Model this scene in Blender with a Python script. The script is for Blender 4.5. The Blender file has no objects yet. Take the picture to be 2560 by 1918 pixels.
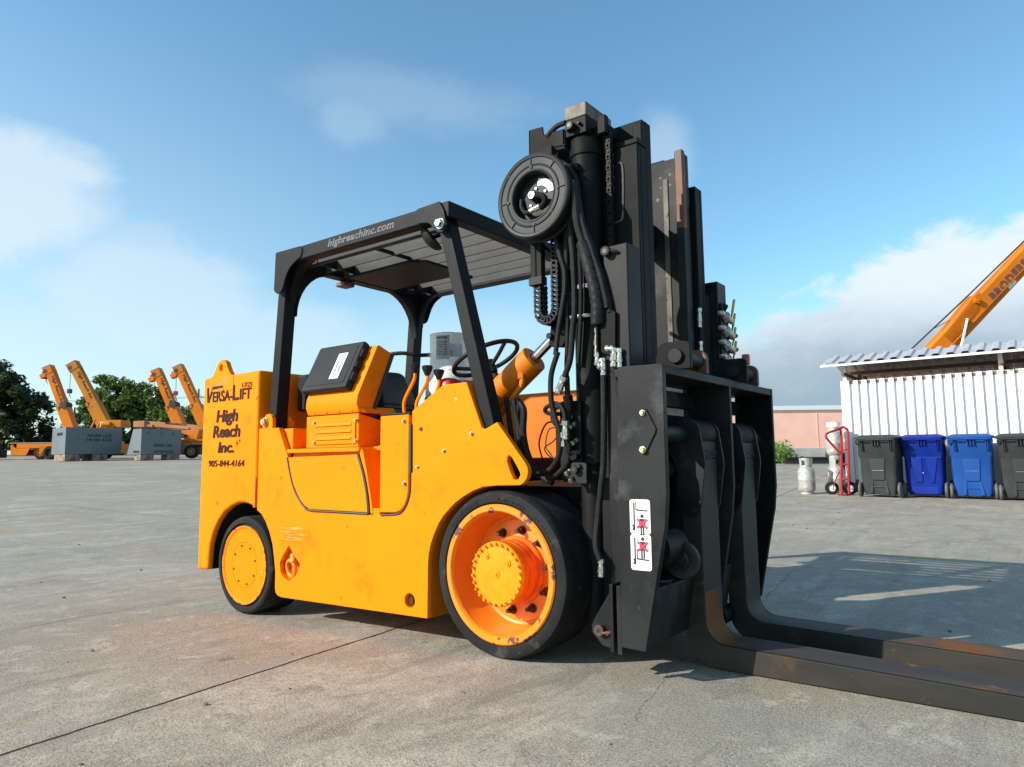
import bpy, bmesh, math, random
from mathutils import Vector, Matrix, geometry
random.seed(7)
R = math.radians
S = bpy.context.scene
COL = S.collection

# ------------------------------------------------------------------ camera
YAW, PITCH, ROLL = R(37.2), R(6.25), R(-0.6)
CAM = Vector((1.8764, -2.4574, 0.84))
fw = Vector((-math.sin(YAW)*math.cos(PITCH), math.cos(YAW)*math.cos(PITCH), math.sin(PITCH)))
rt = Vector((math.cos(YAW), math.sin(YAW), 0)); up = rt.cross(fw)
r2 = math.cos(ROLL)*rt + math.sin(ROLL)*up
u2 = -math.sin(ROLL)*rt + math.cos(ROLL)*up
cd = bpy.data.cameras.new('camera'); cam = bpy.data.objects.new('camera', cd); COL.objects.link(cam)
cd.sensor_width = 36; cd.sensor_fit = 'HORIZONTAL'; cd.lens = 36*1774/2560
cd.clip_start = 0.05; cd.clip_end = 3000
cam.matrix_world = Matrix(((r2.x, u2.x, -fw.x, CAM.x), (r2.y, u2.y, -fw.y, CAM.y), (r2.z, u2.z, -fw.z, CAM.z), (0, 0, 0, 1)))
S.camera = cam

# ------------------------------------------------------------------ sun, sky, exposure
SUN_AZ = Vector((-0.53, -0.848, 0)).normalized()      # towards the sun
SUN_EL = R(28.5)
sd = Vector((SUN_AZ.x*math.cos(SUN_EL), SUN_AZ.y*math.cos(SUN_EL), math.sin(SUN_EL)))
ld = bpy.data.lights.new('sun', 'SUN'); ld.energy = 4.9; ld.angle = R(0.5); ld.color = (1.0, 0.94, 0.85)
lo = bpy.data.objects.new('sun', ld); COL.objects.link(lo)
lo.rotation_euler = (-sd).to_track_quat('-Z', 'Y').to_euler(); lo.location = (-20, -30, 30)
S.view_settings.view_transform = 'Standard'; S.view_settings.look = 'None'
S.view_settings.exposure = 0.42; S.view_settings.gamma = 1.0; S.view_settings.use_curve_mapping = False

class NT:
    def __init__(s, nt): s.n = nt.nodes; s.l = nt.links
    def node(s, t, ins=None, **kw):
        nd = s.n.new(t)
        for k, v in kw.items(): setattr(nd, k, v)
        for k, v in (ins or {}).items():
            sock = nd.inputs[k]
            if hasattr(v, 'is_linked') or isinstance(v, bpy.types.NodeSocket): s.l.new(v, sock)
            else: sock.default_value = v
        return nd
    def math(s, op, a, b=0.0, c=0.0, clamp=False):
        nd = s.n.new('ShaderNodeMath'); nd.operation = op; nd.use_clamp = clamp
        for i, v in enumerate((a, b, c)):
            if isinstance(v, bpy.types.NodeSocket): s.l.new(v, nd.inputs[i])
            else: nd.inputs[i].default_value = v
        return nd.outputs[0]
    def smooth(s, v, a, b, x=0.0, y=1.0):
        nd = s.n.new('ShaderNodeMapRange'); nd.interpolation_type = 'SMOOTHSTEP'
        s.l.new(v, nd.inputs[0])
        for i, q in enumerate((a, b, x, y)): nd.inputs[i+1].default_value = q
        return nd.outputs[0]
    def mix(s, f, a, b, mode='MIX'):
        nd = s.n.new('ShaderNodeMix'); nd.data_type = 'RGBA'; nd.blend_type = mode
        for i, v in ((0, f), (6, a), (7, b)):
            if isinstance(v, bpy.types.NodeSocket): s.l.new(v, nd.inputs[i])
            else: nd.inputs[i].default_value = v if i == 0 else (tuple(v)+(1,))[:4]
        return nd.outputs[2]
    def noise(s, vec, scale, detail=4, rough=.55, dist=0.0):
        nd = s.n.new('ShaderNodeTexNoise'); s.l.new(vec, nd.inputs['Vector'])
        nd.inputs['Scale'].default_value = scale; nd.inputs['Detail'].default_value = detail
        nd.inputs['Roughness'].default_value = rough; nd.inputs['Distortion'].default_value = dist
        return nd.outputs['Fac']
    def vmap(s, vec, loc=(0, 0, 0), rot=(0, 0, 0), sc=(1, 1, 1)):
        nd = s.n.new('ShaderNodeMapping'); s.l.new(vec, nd.inputs[0])
        nd.inputs[1].default_value = loc; nd.inputs[2].default_value = rot; nd.inputs[3].default_value = sc
        return nd.outputs[0]

world = bpy.data.worlds.new("World"); S.world = world; world.use_nodes = True
wt = NT(world.node_tree); wt.n.clear()
sky = wt.node('ShaderNodeTexSky'); sky.sky_type = 'NISHITA'; sky.sun_disc = False
sky.sun_elevation = SUN_EL; sky.sun_rotation = math.atan2(SUN_AZ.x, SUN_AZ.y)
sky.air_density = 1.15; sky.dust_density = 0.7; sky.ozone_density = 2.0; sky.altitude = 100
tc = wt.node('ShaderNodeTexCoord').outputs['Generated']
sep = wt.node('ShaderNodeSeparateXYZ', {0: tc})
vx, vy, vz = sep.outputs
# azimuth measured to the right of the direction the view faces, and elevation, in degrees
fx, fy = -math.sin(YAW), math.cos(YAW)
a_f = wt.math('ADD', wt.math('MULTIPLY', vx, fx), wt.math('MULTIPLY', vy, fy))
a_r = wt.math('ADD', wt.math('MULTIPLY', vx, fy), wt.math('MULTIPLY', vy, -fx))
az = wt.math('MULTIPLY', wt.math('ARCTAN2', a_r, a_f), 57.2958)
el = wt.math('MULTIPLY', wt.math('ARCSINE', vz), 57.2958)
n_big = wt.noise(wt.vmap(tc, sc=(1, 1, 1.8)), 3.2, 8, .58, .3)
n_med = wt.noise(wt.vmap(tc, loc=(3.1, 1.7, 0), sc=(1, 1, 2.2)), 9.0, 8, .62, .4)
nz = wt.math('ADD', wt.math('MULTIPLY', wt.math('SUBTRACT', n_big, .5), 1.5), wt.math('MULTIPLY', wt.math('SUBTRACT', n_med, .5), .9))
def cloud(a0, e0, wa, we, dens, soft=.45, nk=1.0):
    dx = wt.math('DIVIDE', wt.math('SUBTRACT', az, a0), wa)
    dy = wt.math('DIVIDE', wt.math('SUBTRACT', el, e0), we)
    d = wt.math('SQRT', wt.math('ADD', wt.math('MULTIPLY', dx, dx), wt.math('MULTIPLY', dy, dy)))
    d = wt.math('SUBTRACT', d, wt.math('MULTIPLY', nz, nk))
    return wt.smooth(d, 1.0-soft, 1.0+soft, dens, 0.0)
def cmax(lst):
    o = lst[0]
    for q in lst[1:]: o = wt.math('MAXIMUM', o, q)
    return o
CL = [cloud(31, 3.0, 14.5, 11.2, .94, .085, .62), cloud(46, 6, 9, 9, .8, .4, .5),
      cloud(-37.5, 18.0, 6.5, 4.2, .72, .30, .9), cloud(-26, 12.2, 7, 4.2, .50, .40, 1.1), cloud(-17, 9.5, 6, 2.8, .45, .40, 1.0), cloud(-32, 8, 9, 3.0, .30, .6, .9),
      cloud(-7, 28.0, 8, 1.8, .16, .7, 1.6), cloud(-13, 26, 2.5, 1.6, .20, .6, 1.4), cloud(12.5, 23.5, 2.2, 2.8, .30, .6, 1.2),
      cloud(-4, 9, 10, 3, .35, .8, .7), cloud(60, 20, 15, 8, .6), cloud(-60, 20, 14, 8, .5), cloud(100, 25, 30, 10, .5), cloud(-120, 30, 40, 12, .4)]
cm = cmax(CL)
haze = wt.math('MAXIMUM', wt.smooth(el, 17.0, -2.0, 0.0, .45), wt.math('MULTIPLY', wt.smooth(el, 36.0, 2.0), wt.smooth(az, 8.0, -42.0, 0.0, .50)))
lum = wt.node('ShaderNodeRGBCurve')
# cloud brightness: white tops, blue grey base
shade = wt.smooth(wt.math('ADD', el, wt.math('MULTIPLY', nz, 4.0)), 4.5, 13.0)
leftw = wt.smooth(az, 14.0, -6.0)
shade = wt.math('MAXIMUM', shade, leftw)
ccol = wt.mix(shade, (1.95, 2.6, 3.2), wt.mix(leftw, (5.0, 5.45, 5.8), (4.5, 5.2, 5.65)))
hcol = wt.mix(wt.smooth(az, -40, 40), (4.3, 5.2, 5.8), (3.3, 4.15, 4.95))
base = wt.mix(1.0, sky.outputs[0], (.88, 1.20, 1.22), 'MULTIPLY')
s1 = wt.mix(haze, base, hcol)
s2 = wt.mix(cm, s1, ccol)
bg = wt.node('ShaderNodeBackground', {'Color': s2, 'Strength': 0.130})
wo = wt.node('ShaderNodeOutputWorld', {'Surface': bg.outputs[0]})
wt.n.remove(lum)

# ------------------------------------------------------------------ materials
def rgb(r, g, b): return tuple(((c/255)/12.92 if c/255 <= .04045 else ((c/255+.055)/1.055)**2.4) for c in (r, g, b))
def mat(name, col, rough=.5, metal=0.0, col2=None, sc=3.0, amt=1.0, spots=(), bump=None, stretch=(1, 1, 1), rvar=.12, coat=0.0, spec=.5):
    m = bpy.data.materials.new(name); m.use_nodes = True
    t = NT(m.node_tree); t.n.clear()
    co = t.node('ShaderNodeTexCoord').outputs['Object']
    cs = t.vmap(co, sc=stretch)
    c = t.mix(0.0, col, col)
    n1 = t.noise(cs, sc, 5, .6)
    if col2: c = t.mix(t.math('MULTIPLY', t.smooth(n1, .38, .66), amt), col, col2)
    rg = t.math('ADD', t.math('MULTIPLY', t.math('SUBTRACT', n1, .5), rvar*2), rough, clamp=True)
    for (scol, ssc, thr, soft, srough) in spots:
        n = t.noise(t.vmap(co, loc=(ssc, ssc*.7, 2)), ssc, 6, .65)
        f = t.smooth(n, thr, thr+soft)
        c = t.mix(f, c, scol)
        rg = t.math('ADD', t.math('MULTIPLY', rg, t.math('SUBTRACT', 1.0, f)), t.math('MULTIPLY', f, srough))
    ins = {'Base Color': c, 'Roughness': rg, 'Metallic': metal, 'Coat Weight': coat, 'Specular IOR Level': spec}
    bs = t.node('ShaderNodeBsdfPrincipled', ins)
    if bump:
        bn = t.node('ShaderNodeBump', {'Height': t.noise(co, bump[0], 4, .6), 'Strength': bump[1], 'Distance': bump[2] if len(bump) > 2 else .002})
        t.l.new(bn.outputs[0], bs.inputs['Normal'])
    t.node('ShaderNodeOutputMaterial', {'Surface': bs.outputs[0]})
    return m

OR = (.90, .232, .0); OR2 = (.86, .208, .0); RUSTD = (.10, .032, .015)
M = {}
M['orange'] = mat('orange_paint', OR, .58, 0, OR2, 1.3, .8, spots=[((.68, .16, .002), 3.1, .54, .16, .6), ((.52, .12, .004), 11, .65, .06, .65), (RUSTD, 38, .715, .02, .8), ((.90, .44, .08), 17, .71, .03, .6)], bump=(7, .14, .005), coat=.0, spec=.10, rvar=.2)
M['orange_chip'] = mat('chipped_orange_paint', OR, .5, 0, OR2, 5, .8, spots=[((.13, .045, .04), 16, .565, .03, .8), ((.05, .025, .02), 60, .68, .02, .9)], bump=(60, .3, .002))
M['orange_rim'] = mat('rim_orange_paint', (.82, .23, .012), .42, 0, (.66, .15, .01), 3, .8, spots=[(RUSTD, 45, .70, .03, .8)], bump=(30, .12), coat=.1)
M['orange_hub'] = mat('hub_orange_paint', (.88, .29, .004), .5, 0, (.82, .23, .004), 12, .8, spots=[((.25, .10, .02), 50, .68, .03, .8)], bump=(80, .25, .001), spec=.2)
M['greasy'] = mat('greasy_orange', (.78, .155, .008), .42, 0, (.62, .09, .008), 8, 1, spots=[((.05, .018, .01), 26, .62, .05, .45)], stretch=(1, 5, 1), bump=(30, .3, .002), coat=.1, spec=.3)
M['orange_darkened'] = mat('darkened_orange_paint', (.66, .175, .002), .5, 0, (.56, .14, .002), 4, .9, spots=[((.2, .06, .02), 20, .70, .05, .7)], bump=(12, .1, .003), spec=.3)  # darker copy of the orange; on the step panel it paints in shade
M['black'] = mat('black_satin_paint', (.0055, .0058, .0062), .6, 0, (.0085, .0088, .009), 2.5, 1, spots=[((.022, .022, .021), 7, .60, .14, .6)], bump=(55, .12, .001), rvar=.25, spec=.11)
M['black_worn'] = mat('worn_black_paint', (.0095, .010, .011), .52, .0, (.020, .021, .022), 3.2, 1, spots=[((.045, .047, .048), 4.5, .54, .16, .5), ((.075, .075, .072), 11, .66, .09, .5), ((.12, .05, .02), 30, .72, .03, .8)], bump=(30, .2, .002), rvar=.3, spec=.17)
M['black_dark'] = mat('black_matt_paint', (.006, .006, .0065), .6, 0, (.010, .010, .010), 4, 1, bump=(40, .1, .001), spec=.2)
M['guard'] = mat('guard_black_paint', (.0065, .0070, .0082), .55, 0, (.012, .0125, .014), 6, 1, spots=[((.024, .024, .025), 6, .60, .15, .6)], bump=(70, .08, .001), rvar=.25, spec=.14)
M['slat'] = mat('dusty_slat_paint', (.026, .026, .026), .6, 0, (.055, .053, .050), 7, 1, stretch=(.6, 1, 2), bump=(50, .1, .001), spec=.25)
M['rusty'] = mat('rusty_steel', (.07, .045, .036), .6, .3, (.20, .075, .03), 7, .9, spots=[((.03, .027, .026), 11, .56, .1, .5)], bump=(40, .3, .002))
M['reel'] = mat('reel_enamel', (.0085, .011, .013), .5, 0, (.012, .015, .017), 4, 1, bump=(90, .06, .001), spec=.22)
M['strip'] = mat('rubbed_bare_steel', (.13, .112, .095), .58, .1, (.075, .065, .055), 9, 1, spots=[((.03, .026, .022), 14, .54, .08, .6)], stretch=(3, 3, .6), bump=(60, .3, .002), spec=.3)
M['rubber'] = mat('tyre_rubber', (.013, .013, .0132), .8, 0, (.024, .024, .023), 4, 1, spots=[((.055, .052, .048), 7, .58, .12, .85), ((.09, .085, .078), 31, .66, .04, .85)], bump=(60, .3, .002), spec=.18)
M['tread'] = M['rubber']
M['hose'] = mat('hose_rubber', (.009, .009, .0095), .55, 0, (.017, .017, .017), 20, 1, bump=(120, .1, .001), spec=.2)
M['zinc'] = mat('zinc_fitting', (.62, .60, .55), .32, .85, (.45, .42, .36), 30, 1, rvar=.15)
M['chrome'] = mat('chrome_rod', (.75, .76, .78), .12, 1.0, (.6, .6, .62), 10, 1, rvar=.05)
M['brass'] = mat('yellow_zinc_bolt', (.62, .52, .30), .35, .8, (.4, .32, .16), 25, 1)
M['darkbolt'] = mat('greasy_nut', (.045, .025, .018), .45, .4, (.10, .04, .02), 30, 1)
M['maroon'] = mat('maroon_lettering', (.030, .0035, .0035), .5, spec=.2)
M['white'] = mat('white_sticker', (.82, .82, .80), .45, 0, (.7, .7, .67), 8, .7)
M['whitel'] = mat('white_lettering', (.75, .75, .74), .5)
M['inkb'] = mat('black_ink', (.012, .012, .012), .5)
M['redink'] = mat('red_ink', (.62, .03, .07), .45)
M['grime'] = mat('bare_sticker', (.32, .27, .2), .5, 0, (.2, .13, .08), 30, 1)
M['case'] = mat('charcoal_plastic', (.013, .0145, .016), .55, 0, (.020, .022, .024), 5, 1, bump=(300, .25, .0008), rvar=.1, spec=.18)
M['vinyl'] = mat('black_vinyl', (.008, .008, .009), .42, 0, (.012, .012, .012), 6, 1, bump=(160, .25, .001), spec=.35)
M['yellow'] = mat('yellow_grip', (.62, .40, .03), .45)
M['red'] = mat('red_enamel', (.38, .010, .016), .35, 0, (.3, .01, .013), 8, 1, coat=.2, spec=.3)
M['pinkred'] = mat('faded_red', (.50, .11, .10), .5)
M['seal'] = mat('rubber_seal', (.035, .030, .026), .6)
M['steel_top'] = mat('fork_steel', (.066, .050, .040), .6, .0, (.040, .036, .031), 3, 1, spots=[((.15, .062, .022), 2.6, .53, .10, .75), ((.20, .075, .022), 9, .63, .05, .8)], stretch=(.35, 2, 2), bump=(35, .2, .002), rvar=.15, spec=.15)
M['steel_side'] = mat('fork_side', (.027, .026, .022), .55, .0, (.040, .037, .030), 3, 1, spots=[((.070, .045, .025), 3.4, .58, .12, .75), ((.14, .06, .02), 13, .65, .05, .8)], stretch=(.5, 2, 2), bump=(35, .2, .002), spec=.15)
M['tank'] = mat('scuffed_white_tank', (.88, .87, .84), .45, .0, (.74, .72, .68), 12, 1, spots=[((.16, .13, .10), 26, .64, .05, .6)], bump=(60, .2, .001))
M['tank2'] = mat('brushed_tank', (.50, .49, .46), .45, .3, (.34, .33, .30), 14, 1, spots=[((.17, .15, .12), 11, .58, .1, .6)], bump=(50, .2, .001))
M['paper'] = mat('label_paper', (.45, .45, .43), .6, 0, (.3, .3, .29), 60, 1)
M['shedwhite'] = mat('white_metal_cladding', (.70, .70, .69), .45, 0, (.63, .63, .62), 2, .7, spots=[((.42, .28, .18), 30, .74, .04, .7)], rvar=.06, spec=.3)
M['galv'] = mat('galvanised_roof', (.50, .51, .53), .45, .3, (.60, .52, .49), 2, 1, spots=[((.34, .20, .14), 6, .66, .06, .7)])
M['trimw'] = mat('white_trim', (.76, .77, .77), .45, 0, (.66, .64, .6), 4, .8, spots=[((.35, .17, .08), 16, .68, .05, .8)])
M['rustbeam'] = mat('rusty_brown_frame', (.16, .07, .04), .6, 0, (.09, .045, .03), 8, 1)
M['bin_grey'] = mat('charcoal_bin_plastic', (.028, .030, .032), .55, 0, (.038, .040, .042), 3, 1, spots=[((.07, .07, .07), 24, .70, .04, .6)], bump=(200, .15, .001), spec=.3)
M['bin_dkblue'] = mat('ultramarine_bin_plastic', (.002, .018, .20), .5, 0, (.003, .024, .24), 3, 1, spots=[((.05, .07, .3), 24, .72, .04, .6)], bump=(200, .15, .001), spec=.2)
M['bin_ltblue'] = mat('mid_blue_bin_plastic', (.008, .060, .25), .52, 0, (.010, .07, .28), 3, 1, spots=[((.08, .16, .36), 24, .72, .04, .6)], bump=(200, .15, .001), spec=.25)
M['binwheel'] = mat('grey_bin_wheel', (.09, .088, .084), .7, 0, (.12, .115, .11), 12, 1)
M['pink'] = mat('pink_painted_block', (.84, .50, .41), .8, 0, (.78, .45, .37), .6, 1, spots=[((.5, .26, .2), 3.1, .66, .08, .8)], bump=(8, .1, .01), spec=.2)
M['pinkw'] = mat('white_parapet', (.62, .68, .72), .6)
M['crane'] = mat('crane_orange', (.66, .185, .006), .45, 0, (.56, .145, .006), .5, 1, spots=[((.30, .09, .03), 1.8, .64, .1, .6)], spec=.2)
M['craney'] = mat('crane_amber', (.54, .19, .012), .5, 0, (.44, .145, .01), .5, 1, spots=[((.24, .09, .03), 1.8, .62, .1, .6)], spec=.2)
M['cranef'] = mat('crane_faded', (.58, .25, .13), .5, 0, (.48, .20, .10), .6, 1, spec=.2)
M['craned'] = mat('crane_dark', (.02, .02, .02), .6)
M['crant'] = mat('crane_tan', (.32, .20, .09), .6, 0, (.22, .14, .07), 2, 1)
M['deckgrey'] = mat('grey_deck', (.30, .30, .29), .6)
M['block'] = mat('blue_grey_weight', (.12, .145, .160), .55, 0, (.10, .125, .140), .5, 1, spots=[((.18, .2, .2), 4, .70, .08, .6)])
M['timber'] = mat('weathered_timber', (.30, .22, .15), .8, 0, (.14, .09, .06), 4, 1)
M['bark'] = mat('bark', (.07, .055, .04), .9)
M['concurb'] = mat('pale_concrete', (.48, .45, .41), .85, 0, (.38, .36, .33), 2, 1)
M['wire'] = mat('line_wire', (.10, .11, .12), .6)
M['polew'] = mat('grey_green_pole', (.12, .15, .14), .8)
def leafmat(name, c1, c2):
    m = bpy.data.materials.new(name); m.use_nodes = True; t = NT(m.node_tree); t.n.clear()
    oi = t.node('ShaderNodeNewGeometry').outputs['Random Per Island']
    c = t.mix(oi, c1, c2)
    bs = t.node('ShaderNodeBsdfPrincipled', {'Base Color': c, 'Roughness': .6})
    tr = t.node('ShaderNodeBsdfTranslucent', {'Color': t.mix(.5, c, (.16, .24, .03))})
    mx = t.node('ShaderNodeMixShader', {0: .25, 1: bs.outputs[0], 2: tr.outputs[0]})
    t.node('ShaderNodeOutputMaterial', {'Surface': mx.outputs[0]}); return m
M['leaf_dark'] = leafmat('dark_leaves', (.012, .027, .008), (.028, .052, .014))
M['leaf_mid'] = leafmat('mid_leaves', (.060, .115, .020), (.14, .20, .035))
M['leaf_far'] = leafmat('far_leaves', (.070, .110, .075), (.100, .150, .090))
M['weed'] = leafmat('weed_leaves', (.10, .20, .03), (.20, .32, .06))

# ------------------------------------------------------------------ mesh helpers
AX = {'x': 0, 'y': 1, 'z': 2}
def perp(d):
    d = Vector(d).normalized(); a = Vector((0, 0, 1)) if abs(d.z) < .9 else Vector((1, 0, 0))
    u = d.cross(a).normalized(); return u, d.cross(u).normalized()
class MB:
    def __init__(s): s.b = bmesh.new()
    def box(s, x0, x1, y0, y1, z0, z1, rot=None, piv=None):
        vs = [s.b.verts.new((x, y, z)) for x in (x0, x1) for y in (y0, y1) for z in (z0, z1)]
        for f in ((0, 1, 3, 2), (4, 6, 7, 5), (0, 4, 5, 1), (2, 3, 7, 6), (0, 2, 6, 4), (1, 5, 7, 3)): s.b.faces.new([vs[i] for i in f])
        if rot: bmesh.ops.rotate(s.b, verts=vs, cent=piv or (0, 0, 0), matrix=rot)
        return s
    def obox(s, c, u, v, w, hu, hv, hw):
        c, u, v, w = Vector(c), Vector(u).normalized(), Vector(v).normalized(), Vector(w).normalized()
        vs = [s.b.verts.new(c+u*a*hu+v*b_*hv+w*d*hw) for a in (-1, 1) for b_ in (-1, 1) for d in (-1, 1)]
        for f in ((0, 1, 3, 2), (4, 6, 7, 5), (0, 4, 5, 1), (2, 3, 7, 6), (0, 2, 6, 4), (1, 5, 7, 3)): s.b.faces.new([vs[i] for i in f])
        return s
    def hexa(s, lo, hi):       # two quads (loops of 4 points)
        a = [s.b.verts.new(p) for p in lo]; b_ = [s.b.verts.new(p) for p in hi]
        n = len(a); s.b.faces.new(a[::-1]); s.b.faces.new(b_)
        for i in range(n): s.b.faces.new((a[i], a[(i+1) % n], b_[(i+1) % n], b_[i]))
        return s
    def prism(s, pts, ax, a, b, holes=()):
        k = AX[ax]; o = [i for i in range(3) if i != k]
        def P3(p, w):
            q = [0, 0, 0]; q[k] = w; q[o[0]] = p[0]; q[o[1]] = p[1]; return q
        if not holes:
            return s.hexa([P3(p, a) for p in pts], [P3(p, b) for p in pts])
        loops = [list(pts)]+[list(h) for h in holes]; va = []; vb = []; ed = []
        for lp in loops:
            A = [s.b.verts.new(P3(p, a)) for p in lp]; va.append(A); vb.append([s.b.verts.new(P3(p, b)) for p in lp])
            ed += [s.b.edges.new((A[i], A[(i+1) % len(A)])) for i in range(len(A))]
        r_ = bmesh.ops.triangle_fill(s.b, use_beauty=True, use_dissolve=False, edges=ed)
        mp = {x: y for A, B in zip(va, vb) for x, y in zip(A, B)}
        for f in [g_ for g_ in r_['geom'] if isinstance(g_, bmesh.types.BMFace)]: s.b.faces.new([mp[v] for v in f.verts][::-1])
        for A, B in zip(va, vb):
            n = len(A)
            for i in range(n): s.b.faces.new((A[i], A[(i+1) % n], B[(i+1) % n], B[i]))
        return s
    def cyl(s, p0, p1, r0, r1=None, n=24, cap=True):
        p0, p1 = Vector(p0), Vector(p1); r1 = r0 if r1 is None else r1
        u, v = perp(p1-p0)
        A = []
        for p, r in ((p0, r0), (p1, r1)):
            A.append([s.b.verts.new(p+(u*math.cos(2*math.pi*i/n)+v*math.sin(2*math.pi*i/n))*r) for i in range(n)])
        for i in range(n): s.b.faces.new((A[0][i], A[0][(i+1) % n], A[1][(i+1) % n], A[1][i]))
        if cap: s.b.faces.new(A[0][::-1]); s.b.faces.new(A[1])
        return s
    def lathe(s, o, d, prof, n=64):
        o, d = Vector(o), Vector(d).normalized(); u, v = perp(d); rings = []
        for r, h in prof:
            if r < 1e-6: rings.append([s.b.verts.new(o+d*h)]); continue
            rings.append([s.b.verts.new(o+d*h+(u*math.cos(2*math.pi*i/n)+v*math.sin(2*math.pi*i/n))*r) for i in range(n)])
        for A, B in zip(rings, rings[1:]):
            for i in range(n):
                j = (i+1) % n
                if len(A) == 1 and len(B) == 1: continue
                if len(A) == 1: s.b.faces.new((A[0], B[j], B[i]))
                elif len(B) == 1: s.b.faces.new((A[i], A[j], B[0]))
                else: s.b.faces.new((A[i], A[j], B[j], B[i]))
        return s
    def tube(s, pts, r, n=10, sm=5, closed=False, cap=True, flat=None):
        P = [Vector(p) for p in pts]
        if sm > 1 and len(P) > 2:
            Q = []; L = len(P); rng = range(L if closed else L-1)
            for i in rng:
                p0 = P[(i-1) % L] if closed or i > 0 else P[0]*2-P[1]
                p1 = P[i]; p2 = P[(i+1) % L]
                p3 = P[(i+2) % L] if closed or i+2 < L else P[-1]*2-P[-2]
                for k in range(sm):
                    t = k/sm
                    Q.append(.5*((2*p1)+(p2-p0)*t+(2*p0-5*p1+4*p2-p3)*t*t+(3*p1-p0-3*p2+p3)*t**3))
            if not closed: Q.append(P[-1])
            P = Q
        L = len(P); u = None; rings = []
        for i in range(L):
            a = P[(i-1) % L] if (closed or i > 0) else P[i]; b_ = P[(i+1) % L] if (closed or i < L-1) else P[i]
            d = (b_-a).normalized()
            if u is None: u, v = perp(d)
            u = (u-d*u.dot(d)).normalized(); v = d.cross(u)
            rr = r[i] if isinstance(r, (list, tuple)) else r
            rings.append([s.b.verts.new(P[i]+(u*math.cos(2*math.pi*k/n)*rr+v*math.sin(2*math.pi*k/n)*rr)) for k in range(n)])
        rg = range(L if closed else L-1)
        for i in rg:
            A, B = rings[i], rings[(i+1) % L]
            for k in range(n): s.b.faces.new((A[k], A[(k+1) % n], B[(k+1) % n], B[k]))
        if cap and not closed: s.b.faces.new(rings[0][::-1]); s.b.faces.new(rings[-1])
        return s
    def torus(s, c, d, R_, r, n=48, m=10):
        c = Vector(c); u, v = perp(d)
        return s.tube([c+(u*math.cos(2*math.pi*i/n)+v*math.sin(2*math.pi*i/n))*R_ for i in range(n)], r, m, 1, True)
    def sphere(s, c, r, sc=(1, 1, 1), n=16):
        mt = Matrix.Translation(c) @ Matrix.Diagonal((*sc, 1))
        bmesh.ops.create_uvsphere(s.b, u_segments=n, v_segments=n//2+2, radius=r, matrix=mt); return s
    def mirror_y(s, y):
        for v in s.b.verts: v.co.y = 2*y-v.co.y
        return s
    def build(s, name, mt, parent=None, bevel=0, seg=2, ang=35, fix=True):
        if fix: bmesh.ops.recalc_face_normals(s.b, faces=s.b.faces)
        me = bpy.data.meshes.new(name); s.b.to_mesh(me); s.b.free()
        me.polygons.foreach_set('use_smooth', [True]*len(me.polygons))
        me.set_sharp_from_angle(angle=R(ang))
        me.materials.append(M[mt] if isinstance(mt, str) else mt)
        o = bpy.data.objects.new(name, me); COL.objects.link(o)
        if parent is not None: hang(o, parent)
        if bevel:
            bv = o.modifiers.new('bevel', 'BEVEL'); bv.width = bevel; bv.segments = seg; bv.limit_method = 'ANGLE'; bv.angle_limit = R(40); bv.harden_normals = True
        return o
ABS = {}
def hang(o, parent):
    "parts of a thing modelled in place: meshes keep scene coordinates, the root sits at the thing's base"
    o.parent = parent
    root = parent
    if parent.get('_abs') is not None: o.location = -parent.location
    o_abs = parent
def root(name, label, cat, loc=(0, 0, 0), rz=0, group=None, absolute=False):
    o = bpy.data.objects.new(name, None); COL.objects.link(o); o.empty_display_size = .2
    o.location = loc; o.rotation_euler = (0, 0, rz); o['label'] = label; o['category'] = cat
    if group: o['group'] = group
    if absolute: o['_abs'] = 1
    return o
def tag(o, label, cat, group=None):
    o['label'] = label; o['category'] = cat
    if group: o['group'] = group
    return o
def text(name, s, o, U, V, size, mt, parent, sx=1.0, shear=0.0, bold=0.0, align='LEFT', depth=.0008, outline=0.0, space=1.0, fit=None):
    cu = bpy.data.curves.new(name, 'FONT'); cu.body = s; cu.size = size; cu.shear = shear; cu.align_x = align
    cu.offset = bold; cu.space_character = space; cu.resolution_u = 4
    if outline: cu.fill_mode = 'NONE'; cu.bevel_depth = outline; cu.bevel_resolution = 1
    else: cu.extrude = depth
    tmp = bpy.data.objects.new('tmp', cu); COL.objects.link(tmp)
    bpy.context.view_layer.update()
    me = bpy.data.meshes.new_from_object(tmp.evaluated_get(bpy.context.evaluated_depsgraph_get()))
    bpy.data.objects.remove(tmp); bpy.data.curves.remove(cu)
    if fit:
        xs = [v.co.x for v in me.vertices]; ys = [v.co.y for v in me.vertices]
        kx, ky = (fit[1]-fit[0])/(max(xs)-min(xs)), (fit[3]-fit[2])/(max(ys)-min(ys)); mx, my = min(xs), min(ys)
        for v in me.vertices: v.co.x = fit[0]+(v.co.x-mx)*kx; v.co.y = fit[2]+(v.co.y-my)*ky
        sx = 1.0
    U, V, o = Vector(U).normalized(), Vector(V).normalized(), Vector(o); N = U.cross(V)
    for v in me.vertices:
        c = v.co.copy(); v.co = o+U*c.x*sx+V*c.y+N*c.z
    me.materials.clear(); me.materials.append(M[mt]); me.name = name
    ob = bpy.data.objects.new(name, me); COL.objects.link(ob)
    if parent is not None: hang(ob, parent)
    return ob
def arc(cx, cz, r, a0, a1, n=10): return [(cx+r*math.cos(R(a0+(a1-a0)*i/n)), cz+r*math.sin(R(a0+(a1-a0)*i/n))) for i in range(n+1)]
def circ(cx, cz, r, n=20): return [(cx+r*math.cos(2*math.pi*i/n), cz+r*math.sin(2*math.pi*i/n)) for i in range(n)]
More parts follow.
